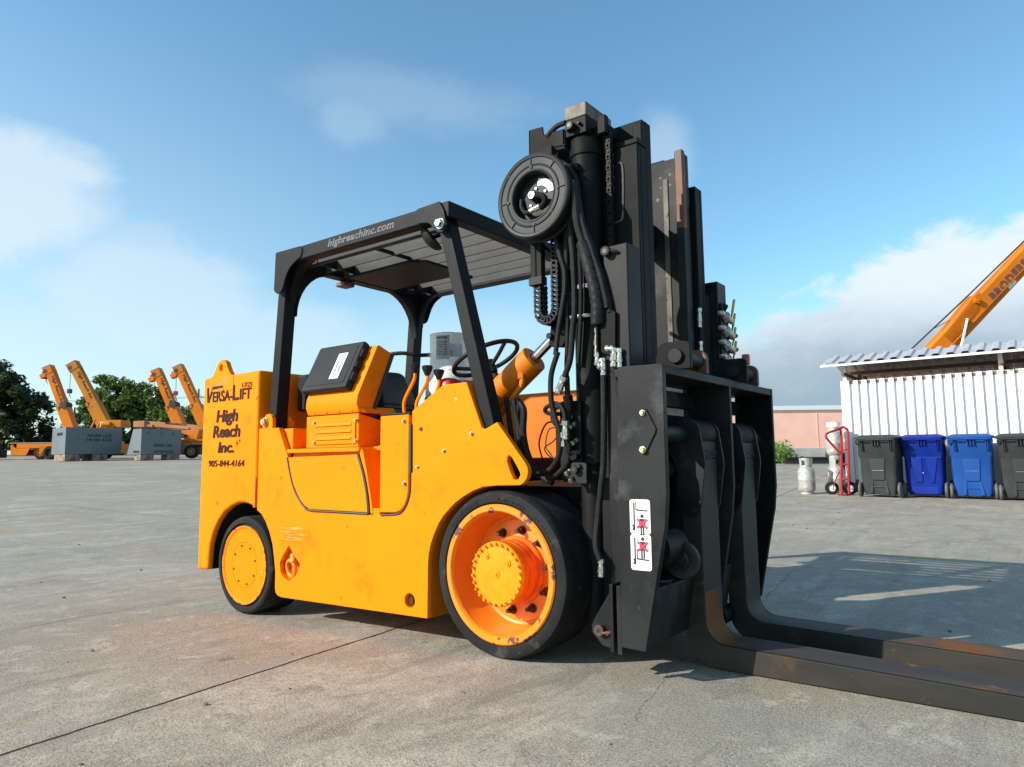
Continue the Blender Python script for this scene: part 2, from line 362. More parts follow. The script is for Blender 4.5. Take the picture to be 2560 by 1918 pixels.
def bolt(name, c, d, r, h, mt, parent, washer=True):
    m = MB(); c = Vector(c); d = Vector(d).normalized()
    if washer: m.cyl(c, c+d*h*.25, r*1.35, n=18)
    m.cyl(c+d*h*.2, c+d*h, r, n=6)
    return m.build(name, mt, parent, bevel=r*.1, seg=1)

# yard frame: distance ahead of the viewer's spot (t) and to its right (l)
WF = Vector((-.6046, .7965, 0)); WR = Vector((.7965, .6046, 0))
def gz(t):
    s_ = .031
    if t < 5.5: return 0.0
    if t < 13: return s_/7.5*(t-5.5)**2/2
    if t < 75: return s_*3.75+s_*(t-13)
    if t < 95: return s_*3.75+s_*62+s_*((t-75)-(t-75)**2/40)
    return s_*3.75+s_*62+s_*10
def Y(l, t, z): 
    p = Vector((CAM.x, CAM.y, 0))+WR*l+WF*t; p.z = z; return p
def lt(x, y):
    d = Vector((x-CAM.x, y-CAM.y, 0)); return d.dot(WR), d.dot(WF)
def dip(x, t):      # the slab drains gently towards the rear of the truck
    u_ = min(1, max(0, (-.1-x)/2.1)); u_ = u_*u_*(3-2*u_)
    f_ = min(1, max(0, (14-t)/8)); return -.042*u_*f_*f_*(3-2*f_)
def gxy(x, y): t_ = lt(x, y)[1]; return gz(t_)+dip(x, t_)

# ------------------------------------------------------------------ ground
def ground():
    m = MB(); ts = [-25, -12, -6, -3]+[-2+.5*i for i in range(16)]+[5.5+.5*i for i in range(0, 16)]+[15, 20, 30, 45, 60, 75, 80, 85, 90, 95, 120, 200, 500]
    ls = [-400, -150, -80, -40, -20, -10, -8]+[-7+.5*i for i in range(25)]+[6, 8, 12, 20, 40, 80, 150, 400]
    def gp(l, t):
        p_ = Y(l, t, gz(t)); p_.z += dip(p_.x, t); return p_
    g = [[m.b.verts.new(gp(l, t)) for l in ls] for t in ts]
    for i in range(len(ts)-1):
        for j in range(len(ls)-1): m.b.faces.new((g[i][j], g[i][j+1], g[i+1][j+1], g[i+1][j]))
    mt = bpy.data.materials.new('yard_concrete'); mt.use_nodes = True; t = NT(mt.node_tree); t.n.clear()
    co = t.node('ShaderNodeTexCoord').outputs['Object']
    sp = t.node('ShaderNodeSeparateXYZ', {0: co}); x, y = sp.outputs[0], sp.outputs[1]
    cb = t.vmap(co, rot=(0, 0, -.35), sc=(1, .45, 1))
    n1 = t.noise(co, .55, 6, .6); n2 = t.noise(cb, 2.6, 8, .65, .4); n3 = t.noise(co, 11, 6, .7); n4 = t.noise(co, 140, 3, .6); n5 = t.noise(t.vmap(co, loc=(5, 9, 0)), 1.3, 6, .62, .6)
    fine = t.noise(co, 38, 4, .7)
    c = t.mix(t.smooth(n1, .38, .62), (.262, .233, .176), (.415, .368, .282))
    c = t.mix(t.math('MULTIPLY', t.smooth(n2, .47, .58), .62), c, (.185, .163, .125))
    c = t.mix(t.math('MULTIPLY', t.smooth(t.noise(t.vmap(co, loc=(17, 6, 0), rot=(0, 0, .9), sc=(1, .35, 1)), 1.1, 8, .66, .9), .46, .56), .55), c, (.215, .190, .148))
    c = t.mix(t.math('MULTIPLY', t.smooth(n5, .52, .62), .48), c, (.30, .205, .098))
    c = t.mix(t.math('MULTIPLY', t.smooth(t.noise(t.vmap(co, loc=(31, 4, 0), rot=(0, 0, .5), sc=(1, .5, 1)), 3.7, 8, .70, .8), .555, .65), .66), c, (.095, .085, .068))
    c = t.mix(t.math('MULTIPLY', t.smooth(t.noise(t.vmap(co, loc=(3, 74, 0), rot=(0, 0, .2), sc=(1, .4, 1)), 9, 7, .72, .8), .60, .68), .60), c, (.08, .072, .06))
    c = t.mix(t.math('MULTIPLY', t.smooth(t.noise(t.vmap(co, loc=(11, 44, 0)), 5.5, 8, .72, .5), .53, .62), .55), c, (.50, .455, .36))
    c = t.mix(t.math('MULTIPLY', t.smooth(n3, .44, .60), .38), c, (.19, .175, .14))
    c = t.mix(t.math('MULTIPLY', t.smooth(fine, .50, .62), .38), c, (.17, .158, .13))
    c = t.mix(t.math('MULTIPLY', t.smooth(n4, .40, .64), .55), c, (.50, .455, .36))
    c = t.mix(t.math('MULTIPLY', t.smooth(t.noise(co, 90, 3, .6), .52, .62), .55), c, (.12, .11, .09))
    # small round oil spots
    vo = t.node('ShaderNodeTexVoronoi', {'Vector': co, 'Scale': 1.9, 'Randomness': 1.0})
    sz = t.math('MULTIPLY', t.node('ShaderNodeSeparateColor', {0: vo.outputs['Color']}).outputs[0], .085)
    spot = t.smooth(t.math('SUBTRACT', t.math('ADD', vo.outputs['Distance'], t.math('MULTIPLY', t.math('SUBTRACT', n3, .5), .08)), sz), .0, -.02)
    c = t.mix(t.math('MULTIPLY', spot, .55), c, (.10, .095, .09))
    vo2 = t.node('ShaderNodeTexVoronoi', {'Vector': co, 'Scale': 6.0, 'Randomness': 1.0})
    c = t.mix(t.math('MULTIPLY', t.smooth(vo2.outputs['Distance'], .045, .02), .7), c, (.05, .045, .04))
    # far tyre sweeps, bands across the yard
    swc = t.vmap(co, rot=(0, 0, R(-37.2)), sc=(.10, 1.4, 1))
    c = t.mix(t.math('MULTIPLY', t.smooth(t.noise(swc, 1.0, 6, .6), .48, .68), .30), c, (.20, .185, .165))
    wob = t.noise(co, 3.0, 5, .6); wob2 = t.noise(t.vmap(co, loc=(8, 2, 0)), 14, 4, .6)
    c = t.mix(t.math('MULTIPLY', t.smooth(t.noise(t.vmap(co, loc=(0, 9, 0), rot=(0, 0, -1.2), sc=(1, .12, 1)), 5.0, 6, .7, .3), .57, .66), .35), c, (.13, .122, .10))
    dk = None; ht = None
    def line(px, py, ang, w, amp, y0=None, y1=None, amp2=.006, k=1.0):
        "joint through (px,py) along direction ang"
        nonlocal dk
        nx, ny = -math.sin(ang), math.cos(ang)
        d = t.math('ADD', t.math('MULTIPLY', t.math('SUBTRACT', x, px), nx), t.math('MULTIPLY', t.math('SUBTRACT', y, py), ny))
        d = t.math('ADD', d, t.math('MULTIPLY', t.math('SUBTRACT', wob, .5), amp))
        d = t.math('ADD', d, t.math('MULTIPLY', t.math('SUBTRACT', wob2, .5), amp2))
        f = t.smooth(t.math('ABSOLUTE', d), w, w*.45)
        if y0 is not None:
            s_ = t.math('ADD', t.math('MULTIPLY', t.math('SUBTRACT', x, px), math.cos(ang)), t.math('MULTIPLY', t.math('SUBTRACT', y, py), math.sin(ang)))
            f = t.math('MULTIPLY', f, t.smooth(s_, y0, y0+.05)); f = t.math('MULTIPLY', f, t.smooth(s_, y1, y1-.05))
        f = t.math('MULTIPLY', f, k)
        dk = f if dk is None else t.math('MAXIMUM', dk, f)
    a1 = math.atan2(.251+1.626, -.907+.667)
    line(-.667, -1.626, a1, .0105, .03, amp2=.014)
    line(.348, 3.388, math.atan2(.036, 1.304), .007, .02)
    line(-2.691, -1.003, math.atan2(1.306, -.132), .004, .03, amp2=.02, k=.55)
    line(.619, .154, math.atan2(.235, -.056), .0022, .10, -.50, .25, .06, .4)
    line(.563, .387, math.atan2(1.42, -.11), .0025, .10, 0, 1.45, .06, .5)
    line(.452, 1.81, math.atan2(1.24, -.19), .0035, .12, 0, 1.6, .07, .7)
    line(-6.2, 0, a1, .006, .03, k=.6); line(5.2, 0, a1, .007, .03)
    line(0, 8.8, 0, .010, .03, k=.7); line(-1.6, 11.6, math.atan2(1, 3.1), .012, .06, -4, 3.0, .02, .8); line(0, 14.5, 0, .012, .03); line(-11, 0, a1, .012, .05, k=.7)
    line(-17, 0, a1, .015, .05, k=.7); line(0, 21, 0, .02, .05, k=.7)
    c = t.mix(dk, c, (.016, .014, .012))
    hh = t.math('ADD', t.math('MULTIPLY', n4, .5), t.math('MULTIPLY', n3, .5)); hh = t.math('SUBTRACT', hh, t.math('MULTIPLY', dk, 2.5))
    bn = t.node('ShaderNodeBump', {'Height': hh, 'Strength': .8, 'Distance': .008})
    rg = t.math('ADD', t.math('MULTIPLY', n2, .25), .62)
    bs = t.node('ShaderNodeBsdfPrincipled', {'Base Color': c, 'Roughness': rg, 'Normal': bn.outputs[0], 'Specular IOR Level': .35})
    t.node('ShaderNodeOutputMaterial', {'Surface': bs.outputs[0]})
    o = m.build('ground', mt); o['kind'] = 'structure'
    o['label'] = 'sunlit concrete yard with dark joints and stains'
ground()

# ================================================================== FORKLIFT
W = 1.32
FL = root('forklift', 'large orange and black heavy duty forklift parked in the middle of the yard', 'forklift', (-.9, .66, 0), absolute=True)
def sub(o): return o      # sub-parts share their part's origin
def bothsides(fn):
    fn(1); fn(-1)

# --- counterweight
m = MB()
cw = [(-2.525, .174), (-2.397, .184), (-2.392, .26), (-2.381, .341), (-2.345, .425), (-2.297, .490), (-2.235, .545), (-2.161, .583), (-2.083, .606), (-2.02, .608), (-1.987, .604), (-1.945, .594), (-1.90, .579), (-1.90, 1.404), (-2.525, 1.399)]
m.prism(cw, 'y', 0, W)
CWT = m.build('counterweight', 'orange', FL, bevel=.02, seg=4)
m = MB(); m.prism([(-2.44, 1.30), (-2.17, 1.30), (-2.17, 1.39), (-2.204, 1.401), (-2.225, 1.425), (-2.243, 1.45), (-2.262, 1.484), (-2.285, 1.499), (-2.308, 1.504), (-2.332, 1.499), (-2.355, 1.485), (-2.372, 1.462), (-2.386, 1.439), (-2.40, 1.42), (-2.414, 1.406), (-2.44, 1.39)], 'y', -.004, .03, holes=[[(-2.316+.02*math.cos(a), 1.452+.023*math.sin(a)) for a in [i*math.pi/8 for i in range(16)]]])
m.build('lifting_lug', 'orange', CWT, bevel=.004)
yt = -.0035
X, Zv = (1, 0, 0), (0, 0, 1)
# lettering on the counterweight: big V and L, small capitals after them
def T(s, x, z, size, sx, shear=.18, bold=.0, align='LEFT', mt='maroon', space=1.0, par=None, y=yt): return text('lettering', s, (x, y, z), X, Zv, size, mt, par or CWT, sx, shear, bold, align, space=space)
def glyph(polys, y=yt, mt='maroon', par=None):
    m = MB()
    for p in polys: m.prism(p, 'y', y-.0008, y+.0008)
    return m.build('lettering', mt, par or CWT)
glyph([[(-2.474, 1.331), (-2.456, 1.333), (-2.449, 1.262), (-2.405, 1.338), (-2.282, 1.336), (-2.282, 1.322), (-2.402, 1.316), (-2.446, 1.236), (-2.466, 1.236)]])
m = MB(); m.tube([(-2.292, yt, 1.326), (-2.284, yt, 1.318), (-2.280, yt, 1.308), (-2.284, yt, 1.302), (-2.290, yt, 1.305)], .0028, 6); m.build('lettering', 'maroon', CWT)
def TF(s, x0, x1, z0, z1, shear=.18, bold=.02): return text('lettering', s, (0, yt, 0), X, Zv, .1, 'maroon', CWT, 1, shear, bold*.1, fit=(x0, x1, z0, z1))
TF('ERSA-', -2.404, -2.180, 1.236, 1.303, .03, .015)
glyph([[(-2.172, 1.332), (-2.156, 1.332), (-2.154, 1.252), (-2.108, 1.252), (-2.108, 1.234), (-2.176, 1.234)]])
TF('IFT', -2.096, -1.974, 1.235, 1.303, .03, .015)
TF('17/25', -2.076, -1.966, 1.308, 1.338, .15, .0)
TF('High', -2.352, -2.110, 1.080, 1.182, .13, .03)
TF('Reach', -2.386, -2.080, 1.006, 1.084, .13, .03)
TF('Inc.', -2.322, -2.142, .910, .980, .13, .03)
TF('905-844-4164', -2.424, -2.026, .825, .866, .13, .006)
def star(x, z, r):
    p = []
    for i in range(8):
        a = i*math.pi/4; rr = r if i % 2 == 0 else r*.18; p.append((x+rr*math.cos(a)*.8, z+rr*math.sin(a)*1.15))
    return p
glyph([star(-2.112, .968, .021)]); glyph([star(-2.083, .983, .015)])
m = MB(); m.prism([(-2.327, 1.345), (-2.258, 1.378), (-2.252, 1.366), (-2.318, 1.332)], 'y', yt-.001, yt+.001); m.build('sticker', 'grime', CWT)
m = MB(); m.box(-1.915, -1.898, -.006, .03, .585, .76); m.build('edge_strip', 'orange_darkened', CWT)

liner = [(a, b-.004) for a, b in cw[1:13]]
m = MB(); m.prism([(-2.399, .186)]+[(a, b) for a, b in cw[2:13]]+[(a*1.0-(.0), b-.006) for a, b in cw[2:13][::-1]]+[(-2.392, .186)], 'y', .032, W-.032); m.build('wheel_well_shade', 'black_dark', CWT)  # black sheet added under the arch to paint in its shade
# --- main side panels and chassis
side = [(-1.884, 1.049), (-1.69, 1.047), (-1.596, .879), (-1.566, .79), (-1.539, .721), (-1.513, .68), (-1.479, .642), (-1.44, .61), (-1.388, .581), (-.911, .579), (-.828, .579), (-.715, .586), (-.672, .603), (-.641, .634), (-.624, .67), (-.616, .706), (-.612, .786),
        (-.075, 1.013), (.077, .832), (.088, .815), (.092, .795), (.085, .768), (.068, .748), (.046, .737), (-.085, .734), (-.16, .727), (-.22, .708), (-.278, .680), (-.32, .655), (-.359, .624), (-.395, .592), (-.426, .555), (-.455, .505), (-.477, .455), (-.488, .41), (-.493, .369), (-.497, .117),
        (-1.63, .096), (-1.66, .102), (-1.682, .118), (-1.689, .145), (-1.689, .232), (-1.705, .31), (-1.722, .381), (-1.755, .45), (-1.798, .510), (-1.835, .545), (-1.884, .570)]
noseh = [(-.009, .866), (-.018, .858), (-.022, .84), (-.006, .80), (.012, .765), (.024, .758), (.04, .765), (.05, .78), (.046, .795), (.02, .835), (.004, .858)]
hookh = [(-1.568, .382), (-1.61, .335), (-1.648, .285), (-1.640, .235), (-1.61, .205), (-1.562, .190), (-1.50, .225), (-1.463, .289), (-1.50, .32), (-1.535, .35)]
pho = circ(-.613, .186, .034, 20)
m = MB(); m.prism(side, 'y', 0, .03, holes=[noseh, hookh, pho])
SP = m.build('side_panel', 'orange', FL, bevel=.004)
m = MB(); m.prism(side, 'y', W-.03, W, holes=[noseh]); m.build('side_panel', 'orange', FL, bevel=.004)
m = MB(); m.prism([(-1.66, .14), (-.50, .14), (-.50, .58), (-1.62, .58), (-1.66, .5)], 'y', .034, .36); m.prism([(-1.66, .13), (-.53, .13), (-.53, .58), (-1.66, .58)], 'y', .06, W-.06)
m.build('chassis', 'orange_darkened', FL, bevel=.006)
m = MB(); m.box(-1.9, -.5, .35, W-.35, .16, .80); m.box(-.5, .24, .36, W-.36, .22, .72); m.box(-2.39, -1.66, .40, W-.40, .20, .62); m.build('drive_housing', 'black_dark', FL, bevel=.01)
m = MB(); m.box(-.16, -.02, .0, W, .30, .41) if False else m.cyl((-.078, .17, .354), (-.078, W-.17, .354), .09, n=24); m.cyl((-2.0, .1, .245), (-2.0, W-.1, .245), .05); m.build('axle', 'black_dark', FL)
# arch return behind front arch, seen lit orange
arch = side[28:37]
m = MB()
q = [(a, b) for a, b in side[23:37]]
inner = [(a-(.0), b+.012) for a, b in q]
m.prism(q+[(a-.012, b+.012) for a, b in q[::-1]], 'y', .03, .36); m.build('wheel_arch', 'orange_darkened', FL)
m = MB(); rs = random.Random(3)
for i in range(16):
    x_, z_ = -1.62+rs.uniform(-.04, .10), .455+rs.uniform(-.035, .035); L_ = rs.uniform(.03, .16); w__ = rs.uniform(.0006, .0022); dz_ = rs.uniform(-.012, .002)
    m.prism([(x_, z_), (x_+L_*.5, z_+dz_*.5+w__), (x_+L_, z_+dz_), (x_+L_*.5, z_+dz_*.5-w__)], 'y', -.0012, -.0004)
m.build('scratch_marks', mat('scratched_primer', (.88, .42, .10), .6), SP)
# pull-out pin in the round hole, tie-down ring in its pocket
m = MB(); m.cyl((-.618, .012, .182), (-.60, .10, .186), .020, n=20); m.cyl((-.613, .055, .186), (-.613, .06, .186), .045); m.build('drain_plug', 'darkbolt', FL, bevel=.002)
m = MB(); m.box(-1.66, -1.45, .031, .034, .18, .39); m.build('pocket_plate', 'orange_darkened', SP)
m = MB(); m.torus((-1.557, .014, .258), (0.15, 1, .12), .044, .012, 32, 10); m.build('tie_down_ring', 'orange_chip', SP)
m = MB(); m.cyl((-1.552, .025, .332), (-1.525, .004, .292), .020, .018, n=16); m.build('ring_lug', 'orange_chip', SP, bevel=.003)
# fuel-side door panel + seals
door = [(-1.590, .874), (-1.565, .79), (-1.535, .721), (-1.505, .678), (-1.472, .64), (-1.43, .608), (-1.385, .591), (-.916, .590), (-.932, .690), (-.962, .80), (-1.001, .884)]
m = MB(); m.prism(door, 'y', -.002, .022); m.build('access_door', 'orange', FL, bevel=.003)
def stripe(pts, r, name, mt, par, y=-.001):
    m = MB(); m.tube([(a, y, b) for a, b in pts], r, 8, 3); return m.build(name, mt, par)
stripe([(-1.597, .874), (-1.57, .79), (-1.541, .721), (-1.511, .675), (-1.476, .637), (-1.435, .604), (-1.385, .584), (-1.2, .583), (-.912, .583)], .0065, 'rubber_seal', 'seal', FL)
stripe([(-.905, .585), (-.911, .64), (-.921, .69), (-.937, .75), (-.955, .80), (-.992, .884)], .0095, 'rubber_seal', 'seal', FL)
stripe([(-.815, .580), (-.715, .587), (-.672, .600), (-.640, .632), (-.622, .67), (-.613, .706), (-.611, .786)], .0055, 'rubber_seal', 'seal', FL)
m = MB(); m.box(-.621, -.607, -.004, .02, .785, 1.026); m.build('rubber_seal', 'seal', FL, bevel=.002)
# column box right of the step, with black top edge
m = MB(); m.prism([(-.828, .592), (-.715, .595), (-.678, .608), (-.650, .636), (-.634, .67), (-.626, .706), (-.624, 1.074), (-.828, 1.074)], 'y', -.001, .17); m.build('side_cover', 'orange', FL, bevel=.006)
m = MB(); m.box(-.832, -.617, -.002, .18, 1.076, 1.084); m.build('cover_lid', 'case', FL, bevel=.002)
# recess between door and column
m = MB(); m.prism([(-.985, .885), (-.950, .80), (-.925, .70), (-.897, .584), (-.876, .584), (-.902, .70), (-.925, .79), (-.958, .90), (-.97, .917)], 'y', .0, .14); m.build('step_edge', 'orange', FL, bevel=.004)
m = MB(); m.box(-.99, -.82, .13, .16, .56, .93); m.build('step_panel', 'orange_darkened', FL)  # darkened colour offsets the bounce light gathered in this recess
m = MB(); m.box(-.878, -.829, .002, .13, .56, .612); m.build('step_block', 'orange', FL, bevel=.003)
# ledge and louvred box
m = MB(); m.box(-1.60, -.982, -.006, .16, .898, .921); m.build('ledge', 'orange', FL, bevel=.005)
m = MB(); m.box(-1.585, -.99, .03, .5, .58, .899); m.build('inner_panel', 'orange_darkened', FL)
m = MB(); m.box(-.99, -.83, .10, .16, .905, .925); m.build('inner_ledge', 'orange', FL, bevel=.002)
m = MB(); m.hexa([(-1.485, .04, .922), (-1.040, .04, .922), (-1.040, .30, .922), (-1.485, .30, .922)], [(-1.485, .04, 1.103), (-1.040, .04, 1.103), (-1.040, .30, 1.050), (-1.485, .30, 1.050)])
GB = m.build('louvre_box', 'orange', FL, bevel=.007, seg=3)
m = MB(); m.prism([(-1.415, .935), (-1.022-.0, .935), (-1.022, 1.078), (-1.415, 1.078)], 'y', .0, .001) if False else None
gx0, gx1, gz0, gz1 = -1.415, -1.060, .942, 1.080
m = MB(); hol = [[(gx0+.022, zc-.012), (gx1-.030, zc-.012), (gx1-.030, zc+.011), (gx0+.022, zc+.011)] for zc in (.975, 1.012, 1.049)]
m.prism([(gx0, gz0), (gx1, gz0), (gx1, gz1), (gx0, gz1)], 'y', .032, .037, holes=hol)
LV = m.build('louvre_plate', 'orange', GB, bevel=.001)
m = MB()
for zc in (.975, 1.012, 1.049): m.hexa([(gx0+.022, .0335, zc+.012), (gx1-.03, .0335, zc+.012), (gx1-.03, .0385, zc+.012), (gx0+.022, .0385, zc+.012)], [(gx0+.022, .026, zc-.008), (gx1-.03, .026, zc-.008), (gx1-.03, .030, zc-.008), (gx0+.022, .030, zc-.008)])
m.build('louvre', 'orange', GB)
m = MB(); m.box(gx0+.015, gx1-.022, .0372, .0395, gz0+.012, gz1-.012); m.build('louvre_shadow', 'rustbeam', GB)  # brown backing plate, its colour stands in for shade inside the louvres
for bx, bz in ((-1.400, 1.066), (-1.050, 1.066), (-1.398, .955), (-1.048, .955)): bolt('bolt', (bx, .031, bz), (0, -1, 0), .0075, .011, 'brass', GB)
m = MB(); m.box(-1.03, -.83, .19, .30, .93, 1.07); m.build('rear_cover', 'orange_darkened', FL, bevel=.004)
# upper hood above the nose plate
m = MB(); m.prism([(-.607, .79), (-.075, 1.01), (-.165, .972+.02), (-.172, .979), (-.257, 1.206), (-.405, 1.204), (-.613, 1.090)], 'y', .004, .26) if False else m.hexa(
    [(-.607, .006, .76), (-.10, .006, .97), (-.165, .006, .99), (-.257, .006, 1.206), (-.405, .006, 1.204), (-.612, .006, 1.090)],
    [(-.607, .26, .76), (-.16, .26, .97), (-.215, .26, .99), (-.30, .26, 1.206), (-.42, .26, 1.204), (-.612, .26, 1.090)])
HD = m.build('hood', 'orange', FL, bevel=.008, seg=3)
m = MB(); m.cyl((-.547, .0065, .999), (-.547, .003, .999), .0105, n=20); m.build('hole', 'inkb', HD)
for bx, bz in ((-.226, .967), (-.396, .891), (-.568, .816)): bolt('bolt', (bx, .004, bz), (0, -1, 0), .0075, .012, 'brass', FL)
for bx, bz in ((-.657, 1.043), (-.650, .739)): bolt('bolt', (bx, -.001, bz), (0, -1, 0), .009, .013, 'brass', FL)
for bx, by, bz in ((-.93, .128, .905), (-.915, .128, .87), (-.875, .128, .745)): bolt('bolt', (bx, by, bz), (0, -1, 0), .009, .012, 'brass', FL)
# far side hood and dash
m = MB(); m.box(-1.35, .12, W-.10, W-.03, .6, 1.27); m.build('far_cover', 'orange_darkened', FL, bevel=.01)
m = MB(); m.box(-.60, -.52, .27, .62, .6, 1.12); m.build('dash', 'black_dark', FL, bevel=.01)
m = MB(); m.box(-1.9, -1.86, .03, W-.03, .55, 1.04); m.build('rear_bulkhead', 'orange_darkened', FL, bevel=.01)
m = MB(); m.box(-1.86, -1.60, .035, .30, .90, 1.042); m.build('rear_deck', 'orange', FL, bevel=.006)
m = MB(); m.box(-1.83, -1.60, .22, .46, 1.16, 1.385); m.build('air_cleaner', 'case', FL, bevel=.015, seg=3)

# --- tilted control console with document case
def cpt(x, v, d=0.0):   # v: 0 bottom .. 1 top along the tilted face, d: thickness towards the back
    return Vector((x, .03+.14*v+d*.90, 1.205+.282*v-d*.43))
m = MB(); m.hexa([(-1.455, .028, 1.135), (-1.43, .06, 1.105), (-1.43, .28, 1.105), (-1.455, .28, 1.14)], [(-1.03, .028, 1.135), (-1.0, .06, 1.105), (-1.0, .28, 1.105), (-1.03, .28, 1.14)])
CN = m.build('console_base', 'orange', FL, bevel=.004)
m = MB(); 
prof = [(.034, 1.106), (.016, 1.15), (.022, 1.196), (.158, 1.478), (.172, 1.482), (.262, 1.446), (.118, 1.108)]
m.hexa([(-1.465, a, b) for a, b in prof], [(-1.030, a, b) for a, b in prof])
m.build('console', 'orange', CN, bevel=.006, seg=3)
m = MB(); m.hexa([(-1.475, .262, 1.456), (-1.475, .278, 1.44), (-1.475, .138, 1.105), (-1.475, .118, 1.105)], [(-1.020, .262, 1.456), (-1.020, .278, 1.44), (-1.020, .138, 1.105), (-1.020, .118, 1.105)]); m.build('console_gasket', 'seal', CN, bevel=.004)
for i in range(4): bolt('rivet', (-1.40+i*.105, .030, 1.118), (0, -1, 0), .005, .006, 'orange_chip', CN, False)
# case
nrm = Vector((0, -.9, .43)).normalized(); vv = Vector((0, .14, .282)).normalized()
cc = cpt(-1.285, .52)+nrm*.030
m = MB(); m.obox(cc, (1, 0, 0), vv, nrm, .195, .150, .024); CS = m.build('document_case', 'case', FL, bevel=.014, seg=3)
m = MB(); m.obox(cc-nrm*.026, (1, 0, 0), vv, nrm, .188, .143, .010); m.obox(cc+nrm*.025, (1, 0, 0), vv, nrm, .160, .118, .0016); m.build('case_shell', 'case', CS, bevel=.006, seg=2)
for k in (-.075, .075):
    m = MB(); m.obox(cc+Vector((.194, 0, 0))+vv*k, (1, 0, 0), vv, nrm, .010, .026, .016); m.build('latch', 'case', CS, bevel=.004)
m = MB(); m.obox(cc+Vector((.197, 0, 0)), (1, 0, 0), vv, nrm, .006, .018, .02); m.build('case_handle', 'case', CS, bevel=.004)
sc_ = cc+Vector((.062, 0, 0))-vv*.005+nrm*.0275
m = MB(); m.obox(sc_, (1, 0, 0), vv, nrm, .0375, .083, .0008); m.build('sticker', 'white', CS)
text('lettering', 'DOCUMENTS', sc_+nrm*.0015+Vector((.008, 0, 0))+vv*0, -vv, (1, 0, 0), .026, 'inkb', CS, .88, 0, .0004, 'CENTER', .0003)
text('lettering', 'INSIDE', sc_+nrm*.0015+Vector((-.022, 0, 0))+vv*0, -vv, (1, 0, 0), .026, 'inkb', CS, .88, 0, .0004, 'CENTER', .0003)

# --- seat, steering wheel, levers
m = MB(); m.hexa([(-1.36, .38, 1.02), (-1.22, .38, 1.02), (-1.22, .78, 1.02), (-1.36, .78, 1.02)], [(-1.42, .40, 1.40), (-1.32, .40, 1.385), (-1.32, .66, 1.40), (-1.42, .66, 1.40)])
SB = m.build('seat_back', 'vinyl', FL, bevel=.045, seg=5)
m = MB(); m.box(-1.32, -.85, .36, .80, .92, 1.04); m.build('seat', 'vinyl', FL, bevel=.03, seg=4)
for z_ in (1.19, 1.165): 
    m = MB(); x_ = -1.22-(z_-1.02)*.27; m.tube([(x_+.001, .43, z_), (x_+.003, .56, z_), (x_+.001, .70, z_)], .004, 6); m.build('seam', 'vinyl', SB)
m = MB(); m.box(-1.45, -.5, .3, W-.12, .5, .86); m.build('engine_cover', 'black_dark', FL, bevel=.02)
sc0 = Vector((-.545, .50, 1.395)); sn = Vector((-.42, -.05, .9)).normalized()
m = MB(); m.torus(sc0, sn, .185, .0125, 56, 10); ST = m.build('steering_wheel', 'case', FL)
u_, v_ = perp(sn); m = MB()
for a in (20, 140, 260):
    d_ = u_*math.cos(R(a))+v_*math.sin(R(a)); m.tube([sc0-sn*.05+d_*.03, sc0-sn*.03+d_*.10, sc0+d_*.182], .011, 8)
m.cyl(sc0-sn*.09, sc0-sn*.02, .035); m.build('spoke', 'case', ST)
m = MB(); m.tube([sc0-sn*.08, sc0-sn*.3+Vector((.1, 0, 0))], .022, 10, 1); m.build('steering_column', 'black_dark', ST)
for (pb, pm, pt_) in (((-.712, .055, 1.08), (-.712, .055, 1.15), (-.650, .06, 1.25)), ((-.655, .09, 1.08), (-.66, .09, 1.14), (-.592, .09, 1.235)), ((-.60, .13, 1.08), (-.60, .13, 1.13), (-.55, .13, 1.215))):
    tp = Vector(pt_)+Vector((.004, 0, .055))
    m = MB(); m.tube([pb, pm, pt_, tp], .0085, 8, 5); LVR = m.build('control_lever', 'orange', FL)
    m = MB(); m.lathe(tp-Vector((0, 0, .01)), (0, 0, 1), [(0.001, -.012), (.010, -.012), (.016, .0), (.027, .026), (.028, .034), (.022, .040), (0.0001, .041)], 20); m.build('lever_knob', 'case', LVR)

# --- overhead guard
m = MB(); GD = None
def post(name, pts4lo, pts4hi):
    m = MB(); m.hexa(pts4lo, pts4hi); return m.build(name, 'guard', GD, bevel=.008, seg=3)
m = MB()
rect = [(-1.757, .003), (-.363, .003), (-.363, 1.225), (-1.757, 1.225)]
inn = [(-1.675, .08), (-.438, .08), (-.438, 1.148), (-1.675, 1.148)]
m.prism(rect, 'z', 2.019, 2.098, holes=[inn]); GD = m.build('overhead_guard', 'guard', FL, bevel=.006, seg=2)
m = MB(); m.box(-1.835, -1.750+.0, .032, .112, 1.03, 1.90) if False else m.hexa([(-1.836, .03, 1.035), (-1.768, .03, 1.035), (-1.728, .085, 1.035), (-1.80, .11, 1.035)], [(-1.836, .03, 1.035)]*0 or [(-1.752, .03, 2.05), (-1.684, .03, 2.05), (-1.684, .105, 2.05), (-1.752, .105, 2.05)]) if False else m.hexa([(-1.842, .03, 1.035), (-1.768, .03, 1.035), (-1.768, .112, 1.035), (-1.842, .112, 1.035)], [(-1.756, .03, 2.05), (-1.682, .03, 2.05), (-1.682, .112, 2.05), (-1.756, .112, 2.05)]); m.build('post', 'guard', GD, bevel=.008, seg=3)
m = MB(); m.hexa([(-1.842, 1.116, 1.035), (-1.768, 1.116, 1.035), (-1.768, 1.198, 1.035), (-1.842, 1.198, 1.035)], [(-1.756, 1.116, 2.05), (-1.682, 1.116, 2.05), (-1.682, 1.198, 2.05), (-1.756, 1.198, 2.05)]); m.build('post', 'guard', GD, bevel=.008, seg=3)
